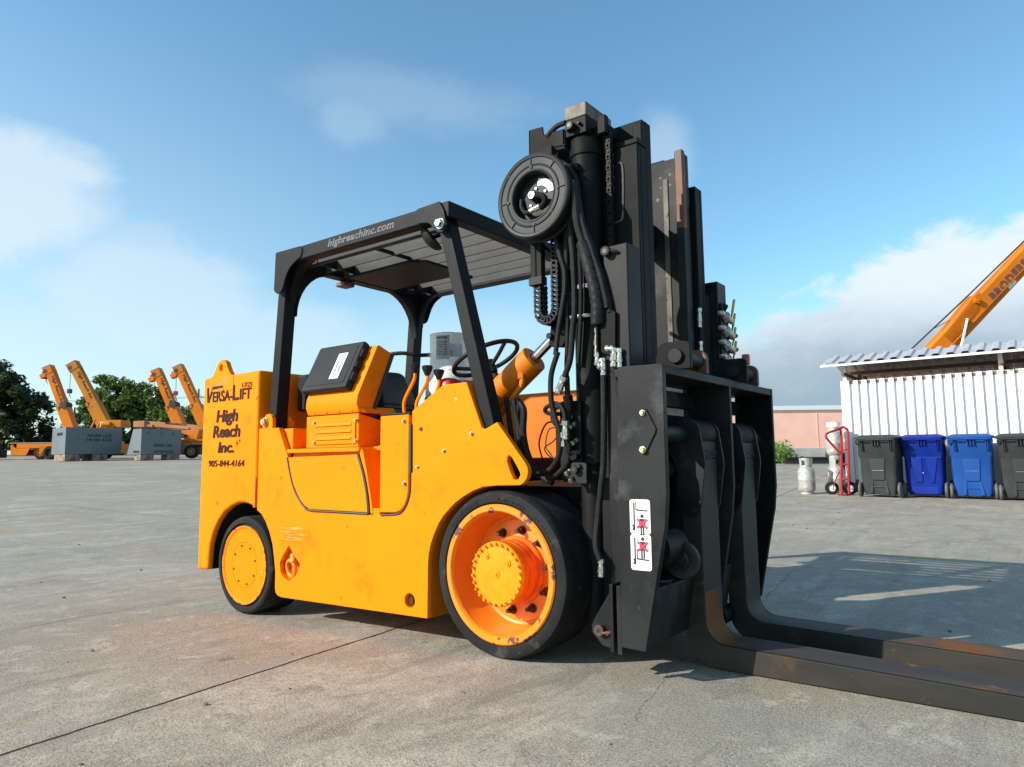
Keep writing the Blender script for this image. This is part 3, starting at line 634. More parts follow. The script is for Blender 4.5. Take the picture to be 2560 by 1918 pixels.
for ya, yb in ((.031, .106), (1.122, 1.197)):
    m = MB(); m.hexa([(-.158, ya, .90), (-.086, ya, .90), (-.086, yb, .90), (-.158, yb, .90)], [(-.467, ya, 2.02), (-.396, ya, 2.02), (-.396, yb, 2.02), (-.467, yb, 2.02)]); m.build('post', 'guard', GD, bevel=.007, seg=3)
gus = [(-1.759, 2.100), (-1.525, 2.096), (-1.508, 2.085), (-1.503, 2.064), (-1.507, 2.045), (-1.518, 2.031), (-1.56, 2.015), (-1.60, 1.995), (-1.624, 1.977), (-1.647, 1.947), (-1.663, 1.916), (-1.678, 1.88), (-1.690, 1.858), (-1.712, 1.846), (-1.738, 1.846), (-1.757, 1.858), (-1.768, 1.874)]
for ya in (-.004, 1.222):
    m = MB(); m.prism(gus, 'y', ya, ya+.010); m.build('gusset', 'guard', GD, bevel=.002)
g2 = [(-.578, 2.072), (-.575, 2.09), (-.56, 2.096), (-.415, 2.101), (-.385, 2.05), (-.374, 2.0), (-.368, 1.975), (-.376, 1.955), (-.395, 1.943), (-.415, 1.944), (-.432, 1.952), (-.455, 1.976), (-.475, 1.999), (-.495, 2.011), (-.557, 2.022), (-.572, 2.035)]
for ya in (-.010, 1.222):
    m = MB(); m.prism(g2, 'y', ya, ya+.012); m.build('gusset', 'guard', GD, bevel=.002)
bolt('bolt', (-.405, -.011, 1.985), (0, -1, 0), .021, .026, 'chrome', GD)
def corner_gusset(y0, sgn, x0=-1.755):      # curved plate in the YZ plane under the rear beam
    pts = [(y0, 2.02), (y0+sgn*.27, 2.02)]+[(y0+sgn*(.27-.27*math.sin(R(a))), 1.72+.30*math.cos(R(a))) for a in range(10, 91, 10)]
    m = MB(); m.prism(pts, 'x', x0+.012, x0+.062); m.build('gusset', 'guard', GD, bevel=.002)
corner_gusset(.112, 1); corner_gusset(1.116, -1)
pts = [(-1.683, 2.02), (-1.49, 2.02)]+[(-1.49-.19*math.sin(R(a)), 1.80+.22*math.cos(R(a))) for a in range(10, 91, 10)]
for ya in (.05, 1.13):
    m = MB(); m.prism(pts, 'y', ya, ya+.045); m.build('gusset', 'guard', GD, bevel=.002)
for i in range(8):
    y_ = .163+.1405*i
    if y_ > 1.15: break
    m = MB(); m.box(-1.676, -.437, y_, y_+.011, 2.026 if i < 4 else 2.040, 2.092); m.build('slat', 'slat', GD)
m = MB()
for i in range(7): 
    y_ = .163+.1405*i
    if i in (0, 1, 2, 5): MB().box(-1.085, -1.068, y_+.011, y_+.1405, 2.03, 2.048).build('tie_bar', 'guard', GD)
MB().box(-1.58, -1.57, .163, 1.147, 2.03, 2.09).build('tie_bar', 'guard', GD)
m = MB(); m.prism([(-1.60, .415), (-1.03, .405), (-.96, .47), (-.96, .74), (-1.03, .812), (-1.60, .812)], 'z', 2.001, 2.017); m.build('roof_plate', 'black_dark', GD, bevel=.002)
m = MB(); m.box(-1.79, -1.70, .47, .56, 1.985, 2.015); m.build('beacon', 'rustbeam', GD, bevel=.008)
m = MB(); m.lathe((-.585, .12, 1.985), (-.75, -.35, -.6), [(.074, -.006), (.077, .0), (.072, .014), (.055, .030), (.028, .040), (.0001, .043)], 32); m.lathe((-.585, .12, 1.985), (-.75, -.35, -.6), [(.073, -.002), (.0001, .01)], 32); m.tube([(-.585, .12, 1.985), (-.53, .13, 2.0), (-.50, .10, 2.03)], .012, 8)
m.build('mirror', 'case', GD)
text('lettering', 'highreachinc.com', (0, .0015, 0), X, Zv, .062, 'whitel', GD, 1, .2, .0, 'LEFT', outline=.00055, space=1.06, fit=(-1.272, -.742, 2.030, 2.083))
# rear hinge lugs
for ya in (.0, .115):
    m = MB(); m.prism([(-1.852, 1.045), (-1.752, 1.045)]+arc(-1.797, 1.088, .045, 0, 180, 12), 'y', ya, ya+.026); m.build('hinge_lug', 'orange', FL, bevel=.004)
bolt('bolt', (-1.822, -.002, 1.085), (0, -1, 0), .022, .022, 'brass', FL)
m = MB(); m.box(-1.845, -1.755, .14, .16, 1.04, 1.10); m.build('post_foot', 'orange', FL, bevel=.01)

# --- wheels
def drive_wheel(cy, sg):
    o = (-.078, cy, .356); d = (0, sg, 0)
    m = MB(); m.lathe(o, d, [(.290, .016), (.300, .010), (.303, .004), (.308, .000), (.335, .0), (.349, .006), (.356, .020), (.357, .065), (.3562, .069), (.357, .073), (.357, .285), (.349, .296), (.335, .30), (.28, .30)], 96)
    T_ = m.build('wheel', 'rubber', FL, ang=28)
    m = MB(); m.lathe(o, d, [(.296, .014), (.298, .002), (.292, -.004), (.272, -.004), (.266, .002), (.262, .014)], 80); m.build('rim_lip', 'orange_chip', T_)
    m = MB(); m.lathe(o, d, [(.291, .28), (.291, .0), (.264, .008), (.258, .06), (.250, .11), (.236, .150), (.226, .156), (.222, .150), (.205, .148), (.12, .142), (.10, .142)], 80); m.build('rim', 'orange_rim', T_)
    m = MB(); m.lathe(o, d, [(.150, .145), (.150, .128), (.137, .118), (.137, .09), (.134, .088), (.137, .084), (.137, .05), (.133, .047), (.137, .044), (.137, .012)], 64); m.build('hub_drum', 'greasy', T_)
    m = MB(); m.lathe(o, d, [(.137, .014), (.139, .006), (.139, -.004), (.134, -.010), (.120, -.010), (.119, -.0075), (.112, -.0085), (.020, -.0085), (.019, -.011), (.0001, -.011)], 64); HB = m.build('hub', 'orange_hub', T_)
    m = MB()
    for i in range(26):
        a = 2*math.pi*i/26+.1; c = Vector(o)+Vector((math.cos(a)*.1285, 0, math.sin(a)*.1285)); m.cyl(c+Vector(d)*-.009, c+Vector(d)*-.021, .0058, n=10); m.cyl(c+Vector(d)*-.0205, c+Vector(d)*-.0215, .003, n=6)
    m.build('hub_bolt', 'orange_chip', HB)
    m = MB()
    for px, pz, r in ((-.052, .075, .014), (.065, .052, .014), (0, 0, .012)):
        c = Vector(o)+Vector((px, 0, pz)); m.cyl(c-Vector(d)*.006, c-Vector(d)*.0135, r, n=20); m.cyl(c-Vector(d)*.0135, c-Vector(d)*.0175, r*.5, n=6)
    m.build('plug', 'orange_hub', HB, bevel=.001)
    for i in range(10):
        a = 2*math.pi*(i+.25)/10; c = Vector(o)+Vector((math.cos(a)*.178, 0, math.sin(a)*.178))
        m = MB(); m.cyl(c+Vector(d)*.150, c+Vector(d)*.142, .021, n=16); m.cyl(c+Vector(d)*.145, c+Vector(d)*.122, .0155, n=6); m.cyl(c+Vector(d)*.125, c+Vector(d)*.100, .010, n=10); m.build('lug_nut', 'darkbolt', T_, bevel=.001)
    return T_
DW = drive_wheel(0, 1); drive_wheel(W, -1)
def arc_text(s, r, a0, size, step, par, c=(-.078, -.0006, .356)):
    a = a0
    for ch in s:
        if ch != ' ':
            ar = R(a); rad = Vector((math.cos(ar), 0, math.sin(ar))); tan = Vector((math.sin(ar), 0, -math.cos(ar)))
            text('tyre_lettering', ch, Vector(c)+rad*r, tan, rad, size, 'rubber', par, 1, 0, 0, 'CENTER', .0012)
        a -= step*(.45 if ch in ' iIl' else 1)
arc_text('CUSHOTHANE', .314, 143, .024, 3.6, DW); arc_text('Made in USA', .314, 88, .018, 3.0, DW); arc_text('60 Superior', .314, 50, .020, 3.2, DW)
def steer_wheel(cy, sg):
    o = (-2.005, cy, .2445); d = (0, sg, 0)
    m = MB(); m.lathe(o, d, [(0.2247, .012), (0.2320, .010), (0.2383, .014), (0.2424, .004), (0.2466, .0), (0.2675, .0), (0.2790, .008), (0.2842, .022), (0.2848, .235), (0.2738, .25), (0.2090, .25)], 80); T_ = m.build('wheel', 'rubber', FL, ang=28)
    m = MB(); m.lathe(o, d, [(0.2278, .02), (0.2278, .004), (0.2236, .0), (0.2153, .0015), (0.2111, .004), (0.2111, .006), (0.1327, .006), (0.1322, .009), (0.1306, .009), (0.1301, .006), (0.0001, .006)], 64); RM = m.build('rim', 'orange_chip' if False else 'orange', T_)
    m = MB(); m.lathe(o, d, [(0.2283, .006), (0.2283, -.001), (0.2231, -.001), (0.2231, .003)], 64); m.build('rim_lip', 'orange_chip', T_)
    for i in range(8):
        a = 2*math.pi*(i+.35)/8; c = Vector(o)+Vector((math.cos(a)*.113, 0, math.sin(a)*.113)); m = MB(); m.cyl(c+Vector(d)*.0065, c+Vector(d)*.003, .0068, n=12); m.build('rim_bolt', 'darkbolt', T_)
    return T_
steer_wheel(.0, 1); steer_wheel(W, -1)

# --- tilt cylinders
for y_ in (.27, W-.27):
    a = Vector((-.42, y_, 1.06)); b_ = Vector((-.060, y_, 1.325)); d_ = (b_-a).normalized(); e_ = Vector((.055, y_, 1.412))
    m = MB(); m.lathe(a, d_, [(.0001, -.01), (.068, -.01), (.070, .0), (.070, (b_-a).length-.004), (.0665, (b_-a).length), (.03, (b_-a).length), (.03, (b_-a).length-.006), (.0001, (b_-a).length-.006)], 36); TCY = m.build('tilt_cylinder', 'orange_darkened', FL)
    m = MB(); m.cyl(b_-d_*.01, e_, .0235, n=24); m.build('cylinder_rod', 'chrome', TCY)
    m = MB(); m.cyl(e_-d_*.012, e_+d_*.03, .027, n=24); m.prism([(.04, 1.37), (.115, 1.36), (.16, 1.42), (.17, 1.53), (.13, 1.575), (.085, 1.54), (.055, 1.47)], 'y', y_-.025, y_+.025); m.build('clevis', 'black', TCY, bevel=.004)
    m = MB(); m.cyl((.105, y_-.045, 1.495), (.105, y_+.04, 1.495), .024, n=24); m.cyl((.105, y_-.046, 1.495), (.105, y_-.0455, 1.495), .009, n=12); m.cyl((.055, y_-.045, 1.415), (.055, y_, 1.415), .014, n=12); m.build('pin', 'black_worn', TCY, bevel=.002)
    m = MB(); m.tube([b_-d_*.07+Vector((.02, -.05, -.04)), b_-d_*.08+Vector((.03, -.06, -.085)), b_-d_*.14+Vector((.02, -.06, -.115)), b_-d_*.22+Vector((.02, -.06, -.13))], .014, 8, 4); m.cyl(b_-d_*.075+Vector((.012, -.045, -.02)), b_-d_*.075+Vector((.022, -.055, -.06)), .021, n=6); m.build('pipe', 'orange_darkened', TCY)

# ================================================================== MAST
MS = None
def yy(a, b, far):   # mirror interval for the far side
    return (W-b, W-a) if far else (a, b)
m = MB(); m.box(.16, .30, .30, W-.30, .55, .67); m.box(.20, .30, .35, W-.35, 1.95, 2.06)
MS = m.build('mast', 'black_dark', FL, bevel=.006)
for far in (0, 1):
    def B(m, x0, x1, a, b, z0, z1): ya, yb = yy(a, b, far); m.box(x0, x1, ya, yb, z0, z1)
    # outer fixed channel (web outward, flanges inward)
    m = MB(); B(m, .30, .50, .235, .26, .10, 1.69); B(m, .46, .50, .26, .29, .10, 1.69); B(m, .30, .33, .26, .29, .10, 1.69); m.build('outer_channel', 'black_dark', MS, bevel=.005)
    # middle channel
    m = MB(); B(m, .235, .50, .295, .325, .14, 2.245); B(m, .455, .50, .325, .385, .14, 2.245); B(m, .33, .36, .325, .385, .14, 2.245); m.build('middle_channel', 'black', MS, bevel=.005)
    # inner channel (tallest)
    m = MB(); B(m, .30 if not far else .19, .475, .40, .428, .20, 2.405); B(m, .435, .477, .428, .485, .20, 2.405); B(m, .30 if not far else .19, .33 if not far else .215, .428, .485, .20, 2.405); m.build('inner_channel', 'black' if not far else 'black_worn', MS, bevel=.005)
    m = MB(); ya, yb = yy(.400, .428, far)
    if far:
        m.box(.345, .372, W-.434, W-.4285, 1.25, 2.30); m.build('wear_strip', 'strip', MS, bevel=.001)
        m = MB(); m.box(.437, .480, W-.488, W-.45, 2.0, 2.415); m.build('flange_end', 'rusty', MS, bevel=.006)
        m = MB()
        for hx_, hz_ in ((.331, 2.315), (.385, 2.320), (.331, 2.262), (.385, 2.265), (.312, 2.20)): m.cyl((hx_, W-.4284, hz_), (hx_, W-.4290, hz_), .0065 if hx_ > .32 else .010, n=14)
        m.build('bolt_hole', 'inkb', MS)
    else:
        m.tube([(.405, .293, 2.175), (.423, .292, 2.165), (.428, .292, 2.10), (.425, .292, 2.0), (.421, .292, 1.93), (.41, .292, 1.905), (.36, .293, 1.90)], .0048, 6, 4); m.build('weld_bead', 'strip', MS)
# near channel cap brackets between stages
m = MB(); m.hexa([(.375, .30, 2.25), (.50, .30, 2.25), (.50, .39, 2.25), (.375, .39, 2.25)], [(.375, .30, 2.275), (.50, .30, 2.275), (.50, .39, 2.275), (.375, .39, 2.275)]); m.box(.455, .50, .34, .385, 2.27, 2.36); m.build('stage_bracket', 'black', MS, bevel=.004)
# carriage uprights next to the mast with hose brackets
for far in (0, 1):
    ya, yb = yy(.115, .235, far)
    m = MB(); m.prism([(.415, .25), (.53, .25), (.53, 1.74), (.445, 1.738), (.425, 1.728), (.415, 1.70)] if not far else [(.43, .25), (.54, .25), (.54, 1.765), (.43, 1.765)], 'y', ya, yb); UP = m.build('carriage_upright', 'black_worn', MS, bevel=.006, seg=3)
    if not far:
        m = MB(); m.cyl((.44, .118, 1.712), (.44, .085, 1.712), .021, n=24);  m.cyl((.475, .118, 1.708), (.475, .10, 1.708), .009, n=12); m.tube([(.445, .102, 1.712), (.465, .098, 1.712), (.49, .106, 1.704)], .007, 8); m.build('pin', 'black_worn', UP, bevel=.002)
        MB().cyl((.44, .0849, 1.712), (.44, .0843, 1.712), .010, n=14).build('pin_socket', 'inkb', UP)
# lift cylinders
for far in (0, 1):
    cy_ = .255 if not far else W-.255
    cx = .262
    m = MB(); m.lathe((cx, cy_, .82), (0, 0, 1), [(.0001, 0), (.066, 0), (.0715, .008), (.0715, .02), (.069, .024), (.069, 1.40), (.076, 1.402), (.077, 1.41), (.077, 1.475), (.073, 1.482), (.03, 1.483)], 48); LC = m.build('lift_cylinder', 'black', MS)
    m = MB(); m.cyl((cx, cy_, .16), (cx, cy_, .83), .055, n=24); m.build('cylinder_foot', 'black_dark', LC)
    m = MB(); m.box(cx-.062, cx+.052, cy_-.085, cy_+.17, 2.306, 2.386); m.build('crosshead', 'black', LC, bevel=.004)
    m = MB(); m.box(cx-.062, cx+.052, cy_-.084, cy_+.15, 2.388, 2.452); m.build('crosshead_cap', 'strip' if not far else 'black', LC, bevel=.004)
    if not far:
        m = MB(); m.cyl((.245, .175, 2.345), (.245, .135, 2.343), .019, n=24); m.cyl((.222, .172, 2.342), (.222, .150, 2.340), .012, n=6); m.cyl((.283, .172, 2.35), (.283, .150, 2.35), .008, n=8); m.build('bolt', 'black_worn', LC, bevel=.002)
        MB().cyl((.245, .1349, 2.343), (.245, .1343, 2.343), .0095, n=16).build('bolt_socket', 'inkb', LC)
        m = MB(); m.tube([(.255, .185, 2.15), (.245, .155, 2.155), (.225, .15, 2.14), (.222, .16, 2.05)], .015, 10); m.cyl((.262, .19, 2.152), (.252, .162, 2.155), .019, n=6); m.build('elbow', 'black', LC)
        for z_ in (1.60,): m = MB(); m.cyl((cx, cy_, z_), (cx, cy_, z_+.018), .0715, n=40); m.build('band_clamp', 'zinc', LC)
        m = MB(); m.tube([(cx+.075*math.cos(R(a))+(-.028 if 150 < a < 260 else 0), cy_+.075*math.sin(R(a))-.012, 1.475+.004*math.sin(R(a))) for a in range(150, 331, 20)], .0085, 6, 3); m.build('band_clamp', 'zinc', LC)
# lift chains
def leafchain(x, y, z0, z1, w=.032, name='lift_chain', par=None):
    m = MB(); n = int((z1-z0)/.026)
    for i in range(n):
        z_ = z0+i*.026; m.cyl((x, y-w/2, z_), (x, y+w/2, z_), .0065, n=8)
        m.box(x-.011, x+.011, y-w/2+(.004 if i % 2 else 0), y+w/2-(.004 if i % 2 else 0), z_-.011, z_+.015)
    return m.build(name, 'black_dark' if True else 'rusty', par or MS)
leafchain(.378, .262, 1.0, 2.34); leafchain(.378, W-.262, 1.0, 2.34)
m = MB(); m.box(.345, .385, .215, .25, 2.30, 2.385); m.box(.30, .385, .235, .33, 2.30, 2.35); m.build('chain_anchor', 'black', MS, bevel=.004)
# hose reel bracket, reel
m = MB(); m.prism([(.0, 2.265), (.105, 2.265), (.108, 2.285), (.205, 2.272), (.205, 2.352), (.085, 2.357), (.080, 2.398), (.0, 2.403)], 'y', .165, .175)
m.box(.19, .205, .165, .30, 2.27, 2.35); m.box(-.0, .01, .165, .30, 2.26, 2.40); m.box(.0, .205, .29, .30, 2.20, 2.38); m.box(.10, .155, .10, .165, 1.98, 2.04); m.box(.09, .16, .12, .135, 1.95, 2.27); m.build('reel_bracket', 'black', MS, bevel=.003)
rc = Vector((.108, .032, 2.018)); RR = .194
m = MB(); d = (0, 1, 0)
m.lathe(rc, d, [(.108, .055), (.108, .012), (.113, .004), (.118, .003), (.121, .0055), (.135, .006), (.138, .003), (.142, .003), (.145, .006), (.172, .006), (.175, .002), (.186, .000), (.193, .003), (.195, .010), (.195, .018), (.188, .022), (.175, .022), (.170, .05), (.175, .078), (.188, .078), (.195, .082), (.195, .096), (.188, .1), (.11, .1), (.02, .1)], 96)
RL = m.build('hose_reel', 'reel', FL, ang=22)
m = MB()
for i in range(8):
    a = math.pi/4*i+.04; u_ = Vector((math.cos(a), 0, math.sin(a))); v_ = Vector((-math.sin(a), 0, math.cos(a)))
    m.obox(rc+u_*.158+Vector((0, .004, 0)), u_, v_, (0, 1, 0), .016, .0018, .003)
    if i % 2 == 0: m.cyl(rc+u_*.134+Vector((0, .008, 0)), rc+u_*.134+Vector((0, .001, 0)), .0075, n=14)
m.torus(rc+Vector((0, .0035, 0)), d, .176, .002, 90, 6); m.torus(rc+Vector((0, .0035, 0)), d, .141, .0018, 80, 6); m.build('reel_rib', 'reel', RL)
m = MB(); m.torus(rc+Vector((0, .052, 0)), d, .150, .028, 60, 12); m.torus(rc+Vector((0, .045, 0)), d, .165, .02, 60, 12); m.build('hose_coil', 'hose', RL)
m = MB(); m.cyl(rc+Vector((0, .052, 0)), rc+Vector((0, .058, 0)), .109, n=48); RB = m.build('reel_back', 'black_worn', RL)
m = MB(); a0 = [(rc.x+.092*math.cos(R(a)), rc.z+.092*math.sin(R(a))) for a in range(12, 96, 7)]+[(rc.x+.060*math.cos(R(a)), rc.z+.060*math.sin(R(a))) for a in range(95, 11, -7)]
m.prism(a0, 'y', rc.y+.0505, rc.y+.0515); m.build('sticker', 'white', RL)
m = MB(); m.cyl(rc+Vector((0, .052, 0)), rc+Vector((0, .030, 0)), .027, n=32); m.cyl(rc+Vector((.0, .035, 0)), rc+Vector((0, -.002, 0)), .021, n=32); m.tube([rc+Vector((.0, .012, 0)), rc+Vector((.05, .012, -.012)), rc+Vector((.062, .014, -.04)), rc+Vector((.035, .016, -.065))], .0145, 10); m.build('swivel', 'black', RL, bevel=.002)
m = MB(); m.cyl(rc+Vector((0, -.0025, 0)), rc+Vector((0, -.005, 0)), .0165, n=24); m.cyl(rc+Vector((.035, .014, -.056)), rc+Vector((.008, .012, -.062)), .014, n=6); m.cyl(rc+Vector((.01, .012, -.061)), rc+Vector((-.018, .012, -.068)), .0115, n=16)
for a in (100, 30, -65, 150, 215, -105): c = rc+Vector((math.cos(R(a))*.048, .05, math.sin(R(a))*.048)); m.cyl(c, c-Vector((0, .006, 0)), .0058, n=10)
m.build('fitting', 'zinc', RL, bevel=.001)
m = MB()
for sx in (-.006, .006): m.cyl(rc+Vector((sx, -.0052, 0)), rc+Vector((sx, -.0056, 0)), .004, n=12)
m.build('swivel_hole', 'inkb', RL)
m = MB(); m.tube([rc+Vector((-.018, .012, -.068)), rc+Vector((-.05, .02, -.065)), rc+Vector((-.08, .035, -.03)), rc+Vector((-.088, .045, .01))], .011, 10); m.build('hose', 'hose', RL)
# drag chain and its channel below the reel
m = MB(); m.box(.0, .062, .165, .20, 1.67, 1.92); m.box(.028, .034, .160, .166, 1.67, 1.9); CH = m.build('chain_channel', 'black', MS, bevel=.003)
m = MB(); m.box(-.004, .070, .155, .20, 1.645, 1.685); m.build('chain_bracket', 'black_worn', CH, bevel=.003)
def dragchain():
    pts = [(.032, z_) for z_ in [1.65-i*.022 for i in range(6)]]
    r_ = .048; cxx = .032+r_
    pts += [(cxx-r_*math.cos(R(a)), 1.525-r_*math.sin(R(a))*1.05) for a in range(12, 180, 22)]
    pts += [(.032+2*r_, 1.53+i*.022) for i in range(17)]
    m = MB(); m2 = MB(); m3 = MB()
    for (x0, z0), (x1, z1) in zip(pts, pts[1:]):
        c = Vector(((x0+x1)/2, .20, (z0+z1)/2)); u_ = Vector((x1-x0, 0, z1-z0)).normalized(); v_ = Vector((-u_.z, 0, u_.x))
        m.obox(c+Vector((0, -.028, 0)), u_, v_, (0, 1, 0), .0135, .017, .003) if False else m.obox(c+Vector((0, -.028, 0))+v_*.013, u_, v_, (0, 1, 0), .0115, .004, .003).obox(c+Vector((0, -.028, 0))-v_*.013, u_, v_, (0, 1, 0), .0115, .004, .003).obox(c+Vector((0, -.028, 0))+u_*.008, u_, v_, (0, 1, 0), .004, .013, .003); m3.obox(c+Vector((0, .028, 0)), u_, v_, (0, 1, 0), .013, .017, .003)
        m2.obox(c+v_*.017, u_, v_, (0, 1, 0), .006, .003, .030); m2.obox(c-v_*.017, u_, v_, (0, 1, 0), .006, .003, .030)
    DC = m.build('drag_chain', 'case', MS, bevel=.001)
    m2.build('chain_link', 'case', DC); m3.build('chain_side', 'case', DC, bevel=.001)
    m = MB(); m.tube([(a, .195, b) for a, b in pts[::2]], .008, 8, 2); m.tube([(a, .21, b) for a, b in pts[::2]], .007, 8, 2); m.build('hose', 'hose', DC)
dragchain()
m = MB(); m.box(.145, .175, .19, .26, 1.60, 1.95); m.build('chain_guide', 'black_dark', MS, bevel=.003)

# --- hoses
def hose(pts, r, mt='hose', par=None, name='hose', n=10): m = MB(); m.tube(pts, r, n, 6); return m.build(name, mt, par or MS)
def hy(L, y0, y1=None):
    y1 = y0 if y1 is None else y1; n = len(L)-1
    # keep each point on its line of sight distance: L gives (x,z) measured at y=.1
    out = []
    for i, (x, z) in enumerate(L):
        y = y0+(y1-y0)*i/n; k = (y-CAM.y)/(.1-CAM.y)
        out.append((CAM.x+(x-CAM.x)*k, y, CAM.z+(z-CAM.z)*k))
    return out
hose(hy([(.188, 1.311), (.151, 1.212), (.149, 1.101), (.168, 1.025), (.193, .937), (.183, .863), (.143, .807), (.095, .792), (.03, .80), (-.01, .86), (-.035, .98), (-.03, 1.09)], .10, .14), .0125)
hose(hy([(.183, 1.83), (.211, 1.728), (.230, 1.66), (.228, 1.574), (.211, 1.49), (.189, 1.386), (.175, 1.30)], .13, .11), .0115)
hose(hy([(.22, 1.95), (.24, 1.858), (.241, 1.701), (.242, 1.529), (.238, 1.359), (.231, 1.234), (.235, 1.10)], .14), .0105)
hose(hy([(.25, 1.93), (.26, 1.871), (.276, 1.695), (.279, 1.502), (.266, 1.398), (.251, 1.274), (.220, 1.201)], .12, .10), .0135)
hose(hy([(.29, 1.93), (.305, 1.80), (.31, 1.695), (.312, 1.55), (.305, 1.40), (.29, 1.25)], .165), .010)
hose(hy([(.232, 1.2), (.236, 1.0), (.232, .86), (.216, .82), (.184, .79), (.137, .766), (.05, .78), (-.02, .84), (-.065, .93), (-.085, 1.05), (-.10, 1.13)], .13, .16), .0125)
hose(hy([(.220, 1.009), (.211, 1.053), (.188, 1.081), (.162, 1.087), (.121, 1.071), (.118, 1.054), (.148, 1.043), (.20, 1.04)], .10, .15), .0095)
hose(hy([(.204, .993), (.173, .994), (.153, 1.026), (.169, 1.064), (.206, 1.076)], .12), .0095)
hose(hy([(.03, 1.86), (.12, 1.80), (.20, 1.72)], .22), .010); hose([(.085, .2, 2.30), (.112, .17, 2.345), (.133, .17, 2.364), (.165, .17, 2.378), (.205, .17, 2.380)], .0125)
for k in range(4): hose([(.07+.018*k, .19+.01*k, 2.30-.01*k), (.10+.016*k, .185, 2.21), (.14+.02*k, .20, 2.10), (.155+.022*k, .21, 1.9), (.16+.02*k, .21, 1.7)], .0105)
m = MB()
for k in range(4): m.tube([(.19, .18+.004*k, 2.378+.006*k), (.205, .178+.005*k, 2.392-.006*k), (.222, .175, 2.382+.004*k)], .0022, 5)
m.build('wire_bundle', 'pinkred', MS)
# wires in the engine bay
hose([(.028, .33, .997), (-.024, .33, .985), (-.042, .33, .909), (-.014, .33, .871), (.014, .33, .828)], .003, 'tank2', name='wire'); hose([(.04, .33, .97), (0, .33, .93), (-.05, .33, .90), (-.02, .33, .86), (.03, .33, .84)], .0028, 'bin_ltblue', name='wire'); hose([(.06, .33, 1.0), (-.03, .33, 1.02), (-.08, .33, .93), (-.06, .33, .84)], .004, name='wire')
hose(hy([(-.055, 1.12), (-.04, 1.04), (-.005, .93), (.035, .84), (.09, .775), (.15, .745)], .13, .15), .014); hose(hy([(-.02, 1.10), (.0, 1.06), (-.005, .97), (.01, .89), (.04, .82)], .13), .016)
# zinc fittings
def fitting(pts, r=.014, par=None):
    m = MB()
    P_ = [Vector(p) for p in pts]
    for a, b_ in zip(P_, P_[1:]):
        d_ = b_-a; m.cyl(a, a+d_*.38, r*1.12, n=6); m.cyl(a+d_*.36, a+d_*.62, r*.78, n=16); m.cyl(a+d_*.6, b_, r*1.0, n=6)
    return m.build('fitting', 'zinc', par or MS, bevel=.001)
F = lambda L, y: hy(L, y)
fitting(F([(.219, 1.200), (.196, 1.155), (.184, 1.130)], .10), .016)
fitting(F([(.220, 1.009), (.219, .955), (.219, .93)], .10), .0155); fitting(F([(.205, .96), (.205, .90)], .12), .013)
fitting(F([(.388, 1.392), (.384, 1.34), (.383, 1.285), (.384, 1.245)], .10), .0115); fitting(F([(.384, 1.25), (.402, 1.223)], .10), .0155)
fitting(F([(.412, 1.262), (.412, 1.225), (.413, 1.190)], .10), .0135)
fitting(F([(.427, 1.301), (.462, 1.298)], .10), .0125); fitting(F([(.467, 1.30), (.463, 1.262), (.461, 1.222)], .10), .0145); fitting(F([(.490, 1.295), (.490, 1.25), (.490, 1.215)], .10), .012)
fitting([(.395, .075, .446), (.394, .075, .40), (.393, .075, .375)], .013)
m = MB(); m.cyl((.219, .13, .93), (.217, .13, .868), .014, n=10); m.cyl((.217, .13, .872), (.262, .15, .872), .012, n=10); m.cyl((.235, .13, .86), (.235, .19, .86), .02, n=12); m.build('adapter', 'black', MS, bevel=.002)
MB().cyl((.22, .12, 1.12), (.22, .14, 1.06), .022, n=8).build('adapter', 'black', MS, bevel=.002)
m = MB(); m.box(.15, .26, .16, .24, .76, 1.10); m.box(.10, .20, .2, .28, .85, 1.02); m.build('valve_block', 'black_dark', MS, bevel=.006)
for (x_, z_) in ((.205, .80), (.225, .77), (.20, 1.03), (.23, 1.0), (.24, .93), (.215, 1.09)): fitting([(x_, .16, z_), (x_-.004, .125, z_-.018)], .011)
# long hose down the outside of the mast, wrapped bundle, bracket plate
hose(hy([(.413, 1.19), (.411, 1.08), (.409, .993), (.402, .827), (.387, .724), (.369, .598)], .10)+[(.372, .075, .50), (.393, .073, .44)], .0135)
hose(hy([(.462, 1.222), (.464, 1.178), (.477, 1.139), (.50, 1.05)], .10), .013)
big = hy([(.322, 1.772), (.335, 1.735), (.362, 1.637), (.383, 1.55), (.391, 1.482), (.388, 1.415)], .085)
P_ = [Vector(p) for p in big]; m = MB(); m.tube(P_, .0255, 16, 6); WB = m.build('wrapped_hose', 'hose', MS)
m = MB()
Q = []
for a, b_ in zip(P_, P_[1:]):
    for k in range(2): Q.append((a.lerp(b_, k/2), (b_-a).normalized()))
for c, d_ in Q: m.lathe(c, d_+Vector((.0, .15, .1)), [(.025, 0), (.0285, .002), (.0292, .036), (.0255, .040)], 18)
m.build('hose_wrap', 'case', WB)
hose(hy([(.285, 2.06), (.292, 1.95), (.300, 1.862), (.325, 1.77)], .07, .085), .017); hose(hy([(.30, 2.03), (.318, 1.90), (.345, 1.80), (.40, 1.639), (.429, 1.522), (.437, 1.471)], .09), .012); hose(hy([(.31, 1.98), (.33, 1.86), (.365, 1.77), (.415, 1.62), (.445, 1.50), (.45, 1.45)], .10), .011)
m = MB(); m.prism([(.393, 1.290), (.472, 1.262), (.478, 1.450), (.405, 1.482), (.393, 1.47)], 'y', .095, .112); m.box(.39, .40, .08, .112, 1.29, 1.48); m.build('hose_bracket', 'black', MS, bevel=.003)
